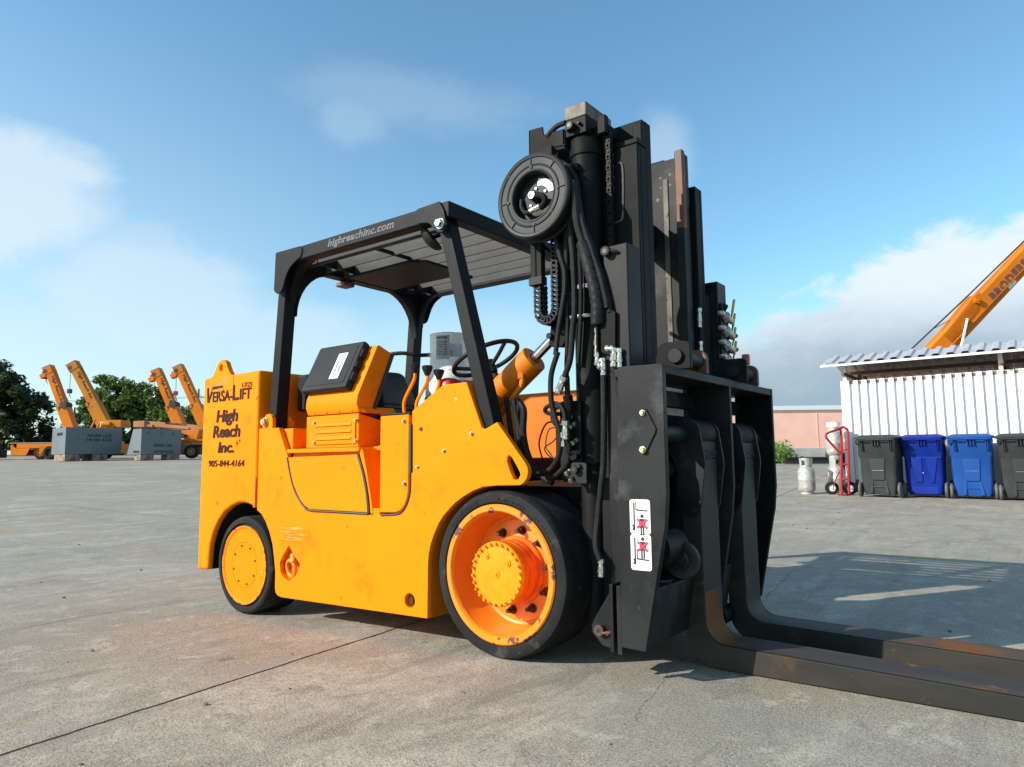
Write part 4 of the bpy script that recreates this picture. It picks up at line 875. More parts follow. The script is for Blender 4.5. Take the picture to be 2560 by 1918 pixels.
# curved conduit / outer rail seen left of the carriage plate
m = MB(); m.box(.405, .475, .125, .20, .14, 1.29); m.build('outer_rail', 'black_worn', MS, bevel=.02, seg=4)
m = MB(); m.prism([(.232, .745), (.31, .742), (.311, .822)]+[(.302, .831), (.242, .832), (.233, .824)], 'y', .115, .135); BK = m.build('cylinder_bracket', 'black_worn', MS, bevel=.003)
m = MB(); m.cyl((.262, .115, .802), (.262, .090, .802), .017, n=24); m.cyl((.262, .0902, .802), (.262, .0898, .802), .007, n=12); m.cyl((.280, .115, .817), (.280, .098, .817), .008, n=8); m.cyl((.243, .115, .765), (.243, .10, .765), .0085, n=6); m.build('pin', 'black_worn', BK, bevel=.001)
MB().cyl((.262, .0897, .802), (.262, .0892, .802), .0085, n=14).build('pin_socket', 'inkb', BK)
# lower lug of the mast in front of the wheel
m = MB(); m.prism([(.455, .33), (.445, .335), (.366, .215), (.352, .185), (.355, .155), (.385, .128), (.40, .112), (.455, .105)], 'y', .06, .10); LG = m.build('mast_foot_lug', 'black_worn', MS, bevel=.005)
m = MB(); m.cyl((.398, .06, .175), (.398, .035, .175), .021, n=24); m.cyl((.398, .0352, .175), (.398, .0348, .175), .008, n=12); m.cyl((.432, .06, .168), (.432, .04, .168), .009, n=8); m.tube([(.40, .045, .173), (.42, .04, .167), (.45, .05, .172)], .006, 8); m.build('pin', 'rusty', LG, bevel=.002)
MB().cyl((.398, .0347, .175), (.398, .0342, .175), .009, n=14).build('pin_socket', 'inkb', LG)
m = MB(); m.box(.452, .47, .03, .20, .10, .36); m.box(.472, .5, .12, .16, .1, .3); m.build('mast_foot', 'black_dark', MS, bevel=.004)

# ================================================================== CARRIAGE
m = MB(); m.box(.50, .722, .030, W-.02, 1.166, 1.201); CR = m.build('carriage', 'black_worn', FL, bevel=.004)
plate = [(.520, .135), (.619, .133), (.705, .555), (.712, .585), (.7235, .705), (.7235, 1.202), (.532, 1.205), (.522, .80), (.520, .5)]
for ya in (0.0, W-.03):
    m = MB(); m.prism(plate, 'y', ya, ya+.030); m.build('side_plate', 'black_worn' if ya == 0 else 'black', CR, bevel=.003)
m = MB(); m.box(.499, .519, .004, .03, .105, .36); m.build('wear_plate', 'black_worn', CR, bevel=.002)
m = MB(); m.prism([(.52, .20), (.640, .20), (.712, .60), (.7235, .72), (.7235, 1.166), (.52, 1.166)], 'y', .690, .716); m.build('divider', 'black_worn', CR, bevel=.003)
m = MB(); m.box(.515, .555, .03, W-.03, 1.07, 1.14); m.build('crossbar', 'black_worn', CR, bevel=.004)
m = MB(); m.box(.485, .512, .20, W-.20, .42, 1.04); m.build('back_plate', 'black_dark', CR, bevel=.004)
m = MB(); m.hexa([(.520, .030, .14), (.619, .030, .14), (.619, W-.5, .14), (.520, W-.5, .14)], [(.52, .030, .36), (.655, .030, .36), (.655, W-.5, .36), (.52, W-.5, .36)]); m.build('bottom_beam', 'black_worn', CR, bevel=.006)
m = MB(); m.cyl((.625, .03, .945), (.625, W-.03, .945), .036, n=40); m.build('fork_shaft', 'black_worn', CR)
# bearing cap on the side plate
cap = [(.639, 1.038)]+[(.655, 1.03), (.668, 1.005), (.688, .965), (.692, .955), (.688, .94), (.668, .905), (.650, .870), (.637, .858), (.623, .868), (.610, .90), (.592, .935), (.588, .95), (.592, .965), (.612, .99), (.623, 1.028)]
m = MB(); m.prism(cap, 'y', -.007, .0); m.build('cover_plate', 'black_worn', CR, bevel=.002)
bolt('bolt', (.639, -.007, 1.018), (0, -1, 0), .009, .012, 'brass', CR); bolt('bolt', (.636, -.007, .878), (0, -1, 0), .0105, .014, 'brass', CR)
m = MB(); m.cyl((.533, -.0006, .935), (.533, .0, .935), .0045, n=12); m.build('hole', 'inkb', CR)
# lifting ears with pins
for y0 in (.20, .85):
    for k, (ya, xs) in enumerate(((y0, .0), (y0+.215, .0))):
        e = [(.60, 1.20), (.762, 1.20), (.762, 1.265)]+arc(.722, 1.275, .040, 0, 90, 6)+arc(.648, 1.275, .040, 90, 180, 6)+[(.60, 1.25)]
        if k == 1: e = [(a-.03 if a > .6 else a, b-.01 if b > 1.21 else b) for a, b in e]
        m = MB(); m.prism([(min(a, .752), b) for a, b in e], 'y', ya, ya+.026); EO = m.build('lifting_ear', 'black' if k == 0 else 'rusty', CR, bevel=.004)
        if k == 0:
            m = MB(); m.cyl((.692, y0+.24, 1.255), (.692, y0-.016, 1.255), .030, n=36); m.build('ear_pin', 'black_worn' if y0 < .5 else 'black_dark', EO, bevel=.003)
# pictogram decals
def decal(z0, z1, lowfork):
    m = MB(); r_ = .010; xa, xb = .570, .655
    pts = arc(xb-r_, z1-r_, r_, 0, 90, 4)+arc(xa+r_, z1-r_, r_, 90, 180, 4)+arc(xa+r_, z0+r_, r_, 180, 270, 4)+arc(xb-r_, z0+r_, r_, 270, 360, 4)
    m.prism(pts, 'y', -.0012, -.0002); D_ = m.build('warning_decal', 'white', CR)
    H = z1-z0; m = MB(); ya, yb = -.0020, -.0013
    zb = z0+.012 if not lowfork else z0+.020
    m.box(.585, .591, ya, yb, zb, z1-.012)
    if not lowfork:
        m.box(.5945, .5985, ya, yb, z1-.040, z1-.008); m.prism([(.5945, z1-.036), (.645, z1-.040), (.645, z1-.045), (.5945, z1-.042)], 'y', ya, yb)
    else:
        m.box(.5945, .5985, ya, yb, z0+.040, z0+.078); m.prism([(.5945, z0+.045), (.645, z0+.041), (.645, z0+.036), (.5945, z0+.039)], 'y', ya, yb)
    m.prism(arc(.578, zb+.012, .011, -80, 80, 8)+arc(.578, zb+.012, .005, 80, -80, 8), 'y', ya, yb)
    hc = (.621, (z1-.062) if not lowfork else (z1-.016))
    m.prism(circ(hc[0], hc[1], .0072, 18), 'y', ya, yb)
    tz = hc[1]-.010
    m.prism([(.611, tz), (.631, tz), (.6345, tz-.004), (.6345, tz-.034), (.6305, tz-.034), (.6300, tz-.012), (.629, tz-.030), (.629, tz-.062), (.6225, tz-.062), (.6225, tz-.033), (.6195, tz-.033), (.6195, tz-.062), (.613, tz-.062), (.613, tz-.030), (.612, tz-.012), (.6115, tz-.034), (.6075, tz-.034), (.6075, tz-.004)], 'y', ya, yb)
    m.build('pictogram', 'inkb', D_)
    m = MB(); cx_, cz_ = .621, tz-.018
    for s_ in (1, -1):
        a_ = R(38)*s_; u_ = Vector((math.cos(a_), 0, math.sin(a_))); v_ = Vector((-math.sin(a_), 0, math.cos(a_)))
        m.obox((cx_, -.0026-(.0004 if s_ > 0 else 0), cz_), u_, v_, (0, 1, 0), .027, .0045, .0003)
    m.build('red_cross', 'redink', D_)
decal(.562, .691, False); decal(.428, .560, True)
# hardware glimpsed behind the forks
m = MB(); m.cyl((.60, .12, .49), (.60, .30, .49), .075, n=36); m.cyl((.60, .118, .49), (.60, .116, .49), .04, n=24); m.build('roller_housing', 'black_dark', CR, bevel=.004)
m = MB(); m.prism(circ(.655, .44, .075, 28), 'y', .255, .285); m.cyl((.655, .254, .44), (.655, .235, .44), .04, n=24); m.build('fork_guide', 'black_worn', CR, bevel=.006)
m = MB(); m.cyl((.5, .10, .80), (.56, .36, .80), .04, n=20); m.box(.48, .56, .06, .36, .60, .63); m.cyl((.53, .2, .62), (.53, .2, .70), .02, n=12); m.build('side_shift_cylinder', 'black_dark', CR)
fitting([(.575, .2, .65), (.58, .21, .69), (.60, .22, .70)], .012, CR); hose([(.52, .1, .85), (.57, .2, .87), (.56, .3, .80), (.52, .36, .72)], .011, par=CR); hose([(.52, .12, .72), (.58, .22, .74), (.55, .34, .70)], .011, par=CR)
m = MB(); m.cyl((.60, .60, .13), (.60, .86, .13), .045, n=28); m.cyl((.60, .62, .13), (.60, .632, .13), .062, n=32); m.cyl((.60, .70, .13), (.60, .712, .13), .062, n=32); m.build('lower_roller', 'black', CR, bevel=.003)

# --- forks
def fork(y0, y1, k):
    f = [(.600, .62), (.612, .50), (.612, .15)]+[(.612+.075-.075*math.cos(R(a)), .098-.095*0+0) for a in ()]
    back, front = .612, .695
    pts = [(front, .93), (front, .19)]+arc(front+.085, .183, .085, 180, 270, 8)+[(1.10, .091), (1.75, .078), (2.9, .034), (2.9, .008), (1.75, .004), (.80, .004)]+arc(.745, .137, .133, 270, 180, 10)+[(back, .93)]
    pts2 = [(back, .93)]+arc(.625, .945, .062, 200, 0, 12)
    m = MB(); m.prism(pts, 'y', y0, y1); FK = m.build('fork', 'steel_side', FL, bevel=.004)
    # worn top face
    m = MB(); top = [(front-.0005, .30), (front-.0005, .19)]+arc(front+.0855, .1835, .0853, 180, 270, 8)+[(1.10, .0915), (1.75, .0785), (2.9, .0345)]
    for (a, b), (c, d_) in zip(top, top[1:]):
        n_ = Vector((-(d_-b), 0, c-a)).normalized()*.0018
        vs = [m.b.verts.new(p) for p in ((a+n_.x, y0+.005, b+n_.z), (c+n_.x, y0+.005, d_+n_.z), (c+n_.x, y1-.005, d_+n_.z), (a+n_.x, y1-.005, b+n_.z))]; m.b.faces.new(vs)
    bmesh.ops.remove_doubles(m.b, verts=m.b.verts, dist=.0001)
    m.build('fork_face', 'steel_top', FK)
    # eye round the shaft
    m = MB(); m.prism(circ(.632, .945, .070, 36), 'y', y0, y1); m.build('fork_eye', 'black', FK, bevel=.003)
    # cheek plates hugging the shank
    ck = [(.560, .885), (.575, .93)]+arc(.635, .945, .074, 170, 0, 14)+[(.722, .86), (.726, .82), (.700, .64), (.672, .60), (.636, .60), (.60, .64), (.602, .78), (.585, .84)]
    for ya in (y0-.014, y1+.001):
        m = MB(); m.prism(ck, 'y', ya, ya+.013); m.build('cheek_plate', 'black_worn', FK, bevel=.002)
    m = MB()
    for i in range(4): m.tube([(.699, y0+.01+j*(y1-y0-.02)/8, .872-i*.008+.003*math.sin(j*5+i)) for j in range(9)], .0055, 6, 2)
    m.build('weld', 'black_worn', FK)
fork(.383, .578, 0); fork(.868, 1.066, 1)
# far-side valve bank with yellow handles
for i, z_ in enumerate((1.578, 1.502, 1.427, 1.352)):
    m = MB(); y0 = 1.06
    m.tube([(.542, y0+.015, z_+.012), (.560, y0+.02, z_+.014), (.568, y0+.05, z_+.004)], .013, 8); m.cyl((.565, y0+.035, z_+.008), (.565, y0+.08, z_-.004), .019, n=8); m.cyl((.565, y0+.08, z_-.004), (.568, y0+.135, z_-.016), .016, n=8); m.cyl((.566, y0+.055, z_+.003), (.566, y0+.064, z_+.0), .024, n=20)
    m.torus((.555, y0+.075, z_+.004), (1, 0, 0.15), .03, .0035, 24, 6)
    VB = m.build('ball_valve', 'zinc', FL)
    m = MB(); m.cyl((.568, y0+.125, z_-.006), (.570, y0+.150, z_+.045), .0045, n=8); m.build('valve_stem', 'strip', VB)
    m = MB(); m.tube([(.570, y0+.147, z_+.038), (.572, y0+.175, z_+.105)], .0075, 8, 1); m.sphere((.572, y0+.175, z_+.105), .0075, n=10); m.build('valve_handle', 'yellow', VB)
    if i in (1, 2):
        m = MB(); m.cyl((.56, y0+.14, z_-.018), (.56, y0+.215, z_-.004), .018, .012, n=8); m.build('plug', 'case', VB)
m = MB(); m.box(.5405, .552, W-.235, W-.125, 1.30, 1.58); m.cyl((.545, 1.13, 1.64), (.56, 1.15, 1.63), .018, n=8); m.box(.53, .555, 1.10, 1.16, 1.60, 1.65); m.build('valve_plate', 'black_worn', FL, bevel=.004)
fitting([(.50, .93, 1.60), (.50, .93, 1.55), (.50, .925, 1.50)], .011); fitting([(.50, .93, 1.43), (.50, .93, 1.38), (.50, .93, 1.34)], .010)
m = MB(); m.box(.56, .60, 1.34, 1.37, 1.345, 1.405); m.box(.57, .62, 1.34, 1.40, 1.255, 1.30); m.build('red_lamp', 'pinkred', FL, bevel=.008)

# --- propane cylinder and fire extinguisher on the truck
PC = root('propane_cylinder', 'scuffed white propane cylinder with a paper warning label, strapped behind the forklift seat', 'gas cylinder', (-1.20, .93, 1.0), absolute=True)
pc = (-1.20, .93, 1.0)
m = MB(); m.lathe(pc, (0, 0, 1), [(.0001, 0), (.10, .0), (.14, .03), (.155, .08), (.155, .36), (.150, .41), (.13, .455), (.10, .475), (.0001, .48)], 48); m.build('tank_body', 'tank', PC)
m = MB()
n = 48; z0_, z1_ = 1.455, 1.655
def colr(a): return .128
for i in range(n):
    a = 2*math.pi*i/n; b2_ = 2*math.pi*(i+1)/n; deg = math.degrees(a) % 360
    open_ = (300 < deg < 345) or (205 < deg < 225)
    for (za, zb) in ([(1.455, 1.50), (1.585, 1.655)] if open_ else [(1.455, 1.655)]):
        def q_(r__, t_, z_): return (pc[0]+r__*math.cos(t_), pc[1]+r__*math.sin(t_), z_)
        m.hexa([q_(.123, a, za), q_(.128, a, za), q_(.128, b2_+.001, za), q_(.123, b2_+.001, za)], [q_(.123, a, zb), q_(.128, a, zb), q_(.128, b2_+.001, zb), q_(.123, b2_+.001, zb)])
m.torus((pc[0], pc[1], 1.655), (0, 0, 1), .126, .0045, 48, 6); m.build('collar', 'tank', PC)
m = MB()
for i in range(8):
    a = R(232+i*5.2); b2_ = R(232+(i+1)*5.2); vs = [m.b.verts.new((pc[0]+.1295*math.cos(t_), pc[1]+.1295*math.sin(t_), z_)) for t_, z_ in ((a, 1.485), (b2_, 1.485), (b2_, 1.64), (a, 1.64))]; m.b.faces.new(vs)
# label sits on the side that faces the truck's near front corner
for v in m.b.verts: pass
bmesh.ops.rotate(m.b, verts=m.b.verts, cent=pc, matrix=Matrix.Rotation(R(38), 3, 'Z')); LB = m.build('label', 'paper', PC)
la = R(232+21+38); rad = Vector((math.cos(la), math.sin(la), 0)); tan = Vector((-math.sin(la), math.cos(la), 0))
text('lettering', 'PROPANE', Vector(pc)+rad*.1305+Vector((0, 0, .617)), tan, (0, 0, 1), .020, 'inkb', PC, .75, 0, .0006, 'CENTER', .0003)
m = MB(); 
for i in range(9): m.obox(Vector(pc)+rad*.1308+Vector((0, 0, .600-i*.011)), tan, (0, 0, 1), rad, .034, .0016, .0006)
m.build('small_print', 'inkb', PC)
m = MB(); m.cyl((-1.20, .93, 1.48), (-1.20, .93, 1.56), .02, n=12); m.cyl((-1.24, .90, 1.53), (-1.31, .84, 1.53), .014, n=8); m.build('valve', 'brass', PC)
m = MB(); m.tube([(-1.31, .84, 1.53), (-1.36, .80, 1.53), (-1.45, .74, 1.545), (-1.55, .70, 1.53), (-1.585, .68, 1.46), (-1.58, .68, 1.35)], .013, 10); m.build('gas_hose', 'hose', PC)
m = MB(); m.lathe(pc, (0, 0, 1), [(.157, .20), (.160, .20), (.160, .25), (.157, .25)], 48); m.box(-1.34, -1.06, .80, 1.10, .92, 1.0); m.build('bracket', 'black_dark', PC)
FE = root('fire_extinguisher', 'red fire extinguisher lying across behind the forklift hood', 'fire extinguisher', (-.5, .16, 1.14), absolute=True)
m = MB(); m.lathe((-.535, .14, 1.205), (.06, 1, .0), [(.0001, -.004), (.035, .0), (.052, .014), (.057, .035), (.057, .26), (.045, .30), (.015, .32)], 36); m.build('extinguisher_body', 'red', FE)
m = MB(); m.lathe((-.535, .14, 1.205), (.06, 1, .0), [(.0585, .09), (.0595, .09), (.0595, .12), (.0585, .12)], 36); m.build('strap', 'zinc', FE)

# ================================================================== RIGHT SIDE: shed, bins, tanks, truck
SH_Z = 0.135
SHD = root('storage_shed', 'white corrugated metal storage shed with a low ribbed roof behind the bins', 'shed', (.2, 14, .16), absolute=True)
ysh = 13.15
def corr(x0, x1, p, h, yface, z0, z1, mt, name, par, flat=.56, sgn=-1):
    m = MB(); pts = []; x_ = x0
    while x_ < x1:
        pts += [(x_, 0), (x_+p*flat, 0), (x_+p*(flat+.05), h), (x_+p*.93, h)]; x_ += p
    pts.append((x1, 0))
    lo = [m.b.verts.new((a, yface+b, z0)) for a, b in pts]; hi = [m.b.verts.new((a, yface+b, z1)) for a, b in pts]
    for i in range(len(pts)-1): m.b.faces.new((lo[i], lo[i+1], hi[i+1], hi[i]))
    bmesh.ops.recalc_face_normals(m.b, faces=m.b.faces)
    return m.build(name, mt, par, ang=20, fix=False)
corr(-1.44, 3.9, .162, .058, ysh, .34, 2.40, 'shedwhite', 'wall', SHD)
m = MB(); m.box(-1.51, -1.44, ysh-.012, ysh+.05, .33, 2.405); m.box(-1.505, -1.46, ysh+.05, 15.0, .33, 2.405); m.build('corner_trim', 'shedwhite', SHD, bevel=.004)
m = MB(); m.box(-1.5, 3.9, ysh+.045, ysh+.10, 2.33, 2.39); m.box(-1.5, 3.9, ysh+.045, ysh+.12, .30, .40); m.box(-1.4, 3.9, 15.0, 15.05, .3, 2.40); m.build('frame_rail', 'rustbeam', SHD)
for x_ in (-1.45, 1.20, 3.6):
    m = MB(); m.box(x_-.02, x_+.05, ysh+.06, ysh+.12, .16, 2.72); m.build('post', 'galv', SHD)
for x_, y_ in ((-1.42, 15.0), (-1.40, 14.3), (1.2, 15.0), (3.6, 15.0)):
    m = MB(); m.box(x_, x_+.07, y_-.04, y_+.03, .16, 2.66); m.build('post', 'rustbeam', SHD)
# roof: ribs run front to back, slopes up towards the back
rz0, rz1, ry0, ry1 = 2.732, 2.78, 12.90, 15.45
m = MB(); pts = []; p = .235; x_ = -1.81
while x_ < 3.9: pts += [(x_, 0), (x_+p*.38, 0), (x_+p*.52, .042), (x_+p*.86, .042)]; x_ += p
pts.append((x_, 0))
rows = [[m.b.verts.new((a, yy_, zz_+b)) for a, b in pts] for yy_, zz_ in ((ry0, rz0), (13.6, 2.955), (ry1, 2.60))]
for lo, hi in zip(rows, rows[1:]):
    for i in range(len(pts)-1): m.b.faces.new((lo[i], lo[i+1], hi[i+1], hi[i]))
m.build('roof', 'galv', SHD, ang=20)
m = MB(); m.box(-1.82, 3.9, ry0-.015, ry0+.03, rz0-.048, rz0-.004); m.build('fascia', 'trimw', SHD, bevel=.003)
m = MB()
for y_ in (13.8, 14.5, 15.2): m.box(-1.6, 3.9, y_, y_+.05, 2.83-.19*(y_-13.6), 2.90-.19*(y_-13.6))
for x_ in (-1.44, 1.22, 3.6): m.box(x_, x_+.05, 12.95, 15.3, 2.50, 2.56)
m.build('rafter', 'rustbeam', SHD)
m = MB(); 
for z_ in (.17, .24): m.box(-1.40, -1.05, 13.25, 13.35, z_, z_+.04)
m.box(-1.38, -1.34, 13.2, 13.4, .14, .34); m.build('skid', 'timber', SHD)

def make_bin(name, label, mt, loc, rz, style):
    t = root(name, label, 'wheelie bin', loc, rz, 'wheeled refuse bins along the white shed')
    w0, w1, d0, d1, zt = .24, .315, .23, .36, 1.00      # half width/depth bottom, top
    def rr(hw, hd, z, r_=.05, yo=0.0):
        o = []
        for cx, cy, a0 in ((hw-r_, hd-r_, 0), (-hw+r_, hd-r_, 90), (-hw+r_, -hd+r_, 180), (hw-r_, -hd+r_, 270)):
            for k in range(5): o.append((cx+r_*math.cos(R(a0+k*22.5)), cy+r_*math.sin(R(a0+k*22.5))+yo, z))
        return o
    # the side that shows is the wheel side (-y)
    secs = [(w0, .24, .05, .045, -.0), (w0+.02, .25, .10, .05, 0), (w0+.045, .27, .30, .06, 0), (w0+.055, .29, .70, .06, .0), (w0+.07, .305, .725, .05, 0), (w1-.012, .345, .99, .04, 0), (w1, .36, 1.0, .04, 0), (w1, .36, 1.03, .04, 0)]
    m = MB(); rings = [[m.b.verts.new(p) for p in rr(hw, hd, z, r_, yo)] for hw, hd, z, r_, yo in secs]
    for A, B in zip(rings, rings[1:]):
        for i in range(20): m.b.faces.new((A[i], A[(i+1) % 20], B[(i+1) % 20], B[i]))
    m.b.faces.new(rings[0][::-1]); m.b.faces.new(rings[-1]); body = m.build('bin_body', mt, t, ang=40)
    # lower front detail: pocket legs, recess panel
    m = MB()
    if style == 0:
        m.hexa([(-.16, -.275, .06), (-.10, -.275, .06), (-.085, -.275, .30), (-.12, -.275, .30)], [(-.16, -.22, .06), (-.10, -.22, .06), (-.085, -.22, .30), (-.12, -.22, .30)])
        m.hexa([(.10, -.275, .06), (.16, -.275, .06), (.12, -.275, .30), (.085, -.275, .30)], [(.10, -.22, .06), (.16, -.22, .06), (.12, -.22, .30), (.085, -.22, .30)])
        m.box(-.11, .11, -.272, -.23, .17, .20); m.hexa([(-.11, -.29, .30), (.10, -.29, .30), (.12, -.302, .68), (-.13, -.302, .68)], [(-.11, -.2, .30), (.10, -.2, .30), (.12, -.2, .68), (-.13, -.2, .68)])
    else:
        m.hexa([(-.13, -.285, .26), (-.02, -.285, .26), (-.02, -.305, .70), (-.20, -.305, .70)], [(-.13, -.2, .26), (-.02, -.2, .26), (-.02, -.2, .70), (-.20, -.2, .70)])
        m.hexa([(.09, -.285, .26), (.15, -.285, .26), (.22, -.305, .70), (.02, -.305, .70)], [(.09, -.2, .26), (.15, -.2, .26), (.22, -.2, .70), (.02, -.2, .70)])
        m.box(-.20, .20, -.262, -.2, .06, .19); m.box(-.28, .28, -.30, -.2, .68, .71)
    m.build('moulding', mt, t, bevel=.012, seg=2)
    m = MB()
    for k, x_ in enumerate((-.045, 0, .045)): m.box(x_-.008, x_+.008, -.385, -.33, .90, 1.03)
    for x_ in (-.24, .24, -.215, .215): m.box(x_-.006, x_+.006, -.372, -.33, .82, 1.02)
    m.build('rib', mt, t, bevel=.004)
    m = MB(); m.tube([(-.30, -.36, .93), (-.30, -.41, 1.0), (-.20, -.42, 1.01), (.20, -.42, 1.01), (.30, -.41, 1.0), (.30, -.36, .93)], .013, 8, 3); m.build('handle', mt, t)
    m = MB(); A = [m.b.verts.new(p) for p in rr(.345, .385, 1.03, .05)]; B = [m.b.verts.new(p) for p in rr(.345, .385, 1.055, .05)]; C_ = [m.b.verts.new(p) for p in rr(.26, .30, 1.098, .06)]
    for P1, P2 in ((A, B), (B, C_)):
        for i in range(20): m.b.faces.new((P1[i], P1[(i+1) % 20], P2[(i+1) % 20], P2[i]))
    m.b.faces.new(A[::-1]); m.b.faces.new(C_); m.build('lid', mt, t, ang=40)
    for sx in (-1, 1):
        m = MB(); m.lathe((sx*.315, -.20, .132), (sx, 0, 0), [(.0001, -.025), (.10, -.025), (.125, -.018), (.132, 0), (.125, .018), (.10, .025), (.0001, .025)], 32); m.build('wheel', 'binwheel', t)
    m = MB(); m.cyl((-.32, -.2, .132), (.32, -.2, .132), .012, n=10); m.build('axle', 'darkbolt', t)
    m = MB(); m.box(-.09, .09, -.3045, -.302, .47, .475) if style == 0 else m.box(-.02, .0, -.3065, -.305, .42, .44); m.build('moulded_mark', 'zinc', t)
    return t
def zb(x, y): return gxy(x, y)
B1 = make_bin('wheelie_bin', 'charcoal wheeled bin next to the red hand truck, leftmost of the row', 'bin_grey', (-.685, 12.22, zb(-.685, 12.0)), R(-3), 0)
B2 = make_bin('wheelie_bin', 'deep ultramarine blue wheeled bin between the left charcoal bin and the lighter blue bin', 'bin_dkblue', (-.015, 12.52, zb(0, 12.3)), R(1), 1)
B3 = make_bin('wheelie_bin', 'lighter sky blue wheeled bin standing to the right of the ultramarine bin', 'bin_ltblue', (.70, 12.56, zb(.7, 12.35)), R(4), 0)
B4 = make_bin('wheelie_bin', 'charcoal wheeled bin cut off by the right edge, rightmost of the row', 'bin_grey', (1.42, 12.56, zb(1.4, 12.35)), R(3), 0)
for b_ in (B1, B2, B3, B4): b_.scale = (1.04, 1.04, 1.03)

def forklift_tank(name, label, loc, rz=0, sc=1.0, mt='tank2', lab=None):
    t = root(name, label, 'gas cylinder', loc, rz, 'spare propane cylinders near the shed'); t.scale = (sc, sc, sc)
    m = MB(); m.lathe((0, 0, 0), (0, 0, 1), [(.11, .0), (.115, .0), (.115, .035), (.13, .05), (.155, .09), (.158, .13), (.158, .27), (.160, .275), (.158, .28), (.158, .42), (.15, .47), (.12, .52), (.09, .535), (.0001, .54)], 40); m.build('tank_body', mt, t)
    m = MB(); n = 32
    for i in range(n):
        a, b2_ = 2*math.pi*i/n, 2*math.pi*(i+1)/n; deg = math.degrees(a)
        segs = [(.50, .56), (.655, .70)] if (215 < deg < 250) or (30 < deg < 90) else [(.50, .70)]
        for za, zb_ in segs:
            vs = [m.b.verts.new((.112*math.cos(q_)*(1+.1*(z_ > .6)), .112*math.sin(q_)*(1+.1*(z_ > .6)), z_)) for q_, z_ in ((a, za), (b2_, za), (b2_, zb_), (a, zb_))]; m.b.faces.new(vs)
    bmesh.ops.remove_doubles(m.b, verts=m.b.verts, dist=.0003)
    m.build('collar', mt, t)
    m = MB(); m.cyl((0, 0, .53), (0, 0, .62), .022, n=10); m.cyl((-.05, -.03, .59), (.04, .0, .59), .016, n=8); m.build('valve', 'brass', t)
    if lab:
        m = MB(); m.lathe((0, 0, 0), (0, 0, 1), [(.114*1.1, .60), (.127, .60), (.127, .695), (.12, .695)], 32); m.build('painted_band', lab, t)
    return t
forklift_tank('propane_cylinder', 'dented silver propane cylinder standing alone on the concrete left of the hand truck', (-2.02, 12.18, gxy(-2.02, 12.0)), .3)
forklift_tank('propane_cylinder', 'lower silver propane cylinder directly behind the red hand truck', (-1.60, 12.75, gxy(-1.6, 12.6)), 1.0)
forklift_tank('propane_cylinder', 'upper propane cylinder with a white collar, stacked on another behind the red hand truck', (-1.60, 12.75, gxy(-1.6, 12.6)+.70), 2.0, 1.0, 'tank2', 'white')
# hand truck leaning on the shed corner
HT = root('hand_truck', 'red tubular hand truck with black tyres leaning by the shed corner', 'hand truck', (-1.47, 12.2, gxy(-1.47, 12.1)), 0, absolute=True)
g0 = gxy(-1.47, 12.1)
for sx in (-1.43, -1.30):
    m = MB(); m.tube([(sx+.05, 12.12, g0+.02), (sx+.04, 12.2, g0+.30), (sx+.02, 12.42, g0+.85), (sx-.0, 12.55, g0+1.20), (sx-.02, 12.54, g0+1.27)], .023, 8, 4); m.build('side_rail', 'red', HT)
m = MB()
for z_, y_ in ((.30, 12.21), (.58, 12.32), (.86, 12.43)): m.tube([(-1.41, y_, g0+z_), (-1.34, y_-.03, g0+z_), (-1.28, y_, g0+z_)], .014, 8, 3)
m.build('crossbar', 'red', HT)
m = MB(); m.tube([(-1.30, 12.55, g0+1.23), (-1.37, 12.54, g0+1.30), (-1.47, 12.45, g0+1.25), (-1.62, 12.30, g0+1.18), (-1.635, 12.27, g0+1.10), (-1.56, 12.32, g0+.98), (-1.42, 12.38, g0+.78)], .022, 8, 4); m.build('handle', 'red', HT)
m = MB(); m.tube([(-1.42, 12.38, g0+.50), (-1.50, 12.25, g0+.30), (-1.54, 12.2, g0+.14)], .010, 6, 2); m.box(-1.44, -1.27, 12.02, 12.2, g0+.005, g0+.02); m.build('foot_plate', 'red', HT)
for sx in (-1.585, -1.26):
    m = MB(); m.torus((sx, 12.26, g0+.128), (.25, -1, 0) if False else (.45, -1, 0), .092, .036, 36, 10); WH_ = m.build('wheel', 'rubber', HT)
    m = MB(); m.lathe((sx, 12.26, g0+.128), (.45, -1, 0), [(.07, -.02), (.072, .02), (.055, .015), (.05, .006), (.025, .006), (.022, .03), (.0001, .03)], 24); m.build('rim', 'shedwhite', WH_)
# pink building
PB = root('warehouse', 'long pink painted block warehouse with a pale parapet beyond the yard', 'warehouse', Y(-4, 42, gz(42)), math.atan2(WR.y, WR.x))
zp = gz(42)
m = MB(); m.box(2.5, 30, 0, 12, 0, 3.68-zp); m.build('wall', 'pink', PB)
m = MB(); m.box(2.4, 30.1, -.12, 12, 3.68-zp, 3.93-zp); m.build('parapet', 'pinkw', PB)
m = MB(); m.box(22, 22.05, -.02, .0, 0, 3.6-zp); m.box(25.9, 25.95, -.02, 0, 0, 3.6-zp); m.box(18, 18.05, -.02, 0, 0, 3.6-zp); m.build('joint', 'pinkw' if False else 'pink', PB)
KB = root('concrete_block', 'pale concrete block on the grass verge behind the propane cylinders', 'concrete block', Y(12.2, 31, gz(31)), math.atan2(WR.y, WR.x))
m = MB(); m.box(-.9, 1.4, 0, .6, 0, .62); m.build('block_body', 'concurb', KB, bevel=.03)
BM = root('steel_beam', 'black steel beam lying on the ground by the verge', 'beam', Y(11.1, 28.5, gz(28.5)), math.atan2(WR.y, WR.x))
m = MB(); m.box(-.2, 3.2, 0, .2, .02, .07); m.box(-.2, 3.2, .07, .13, .07, .24); m.box(-.2, 3.2, 0, .2, .24, .29); m.build('beam_body', 'craned', BM)
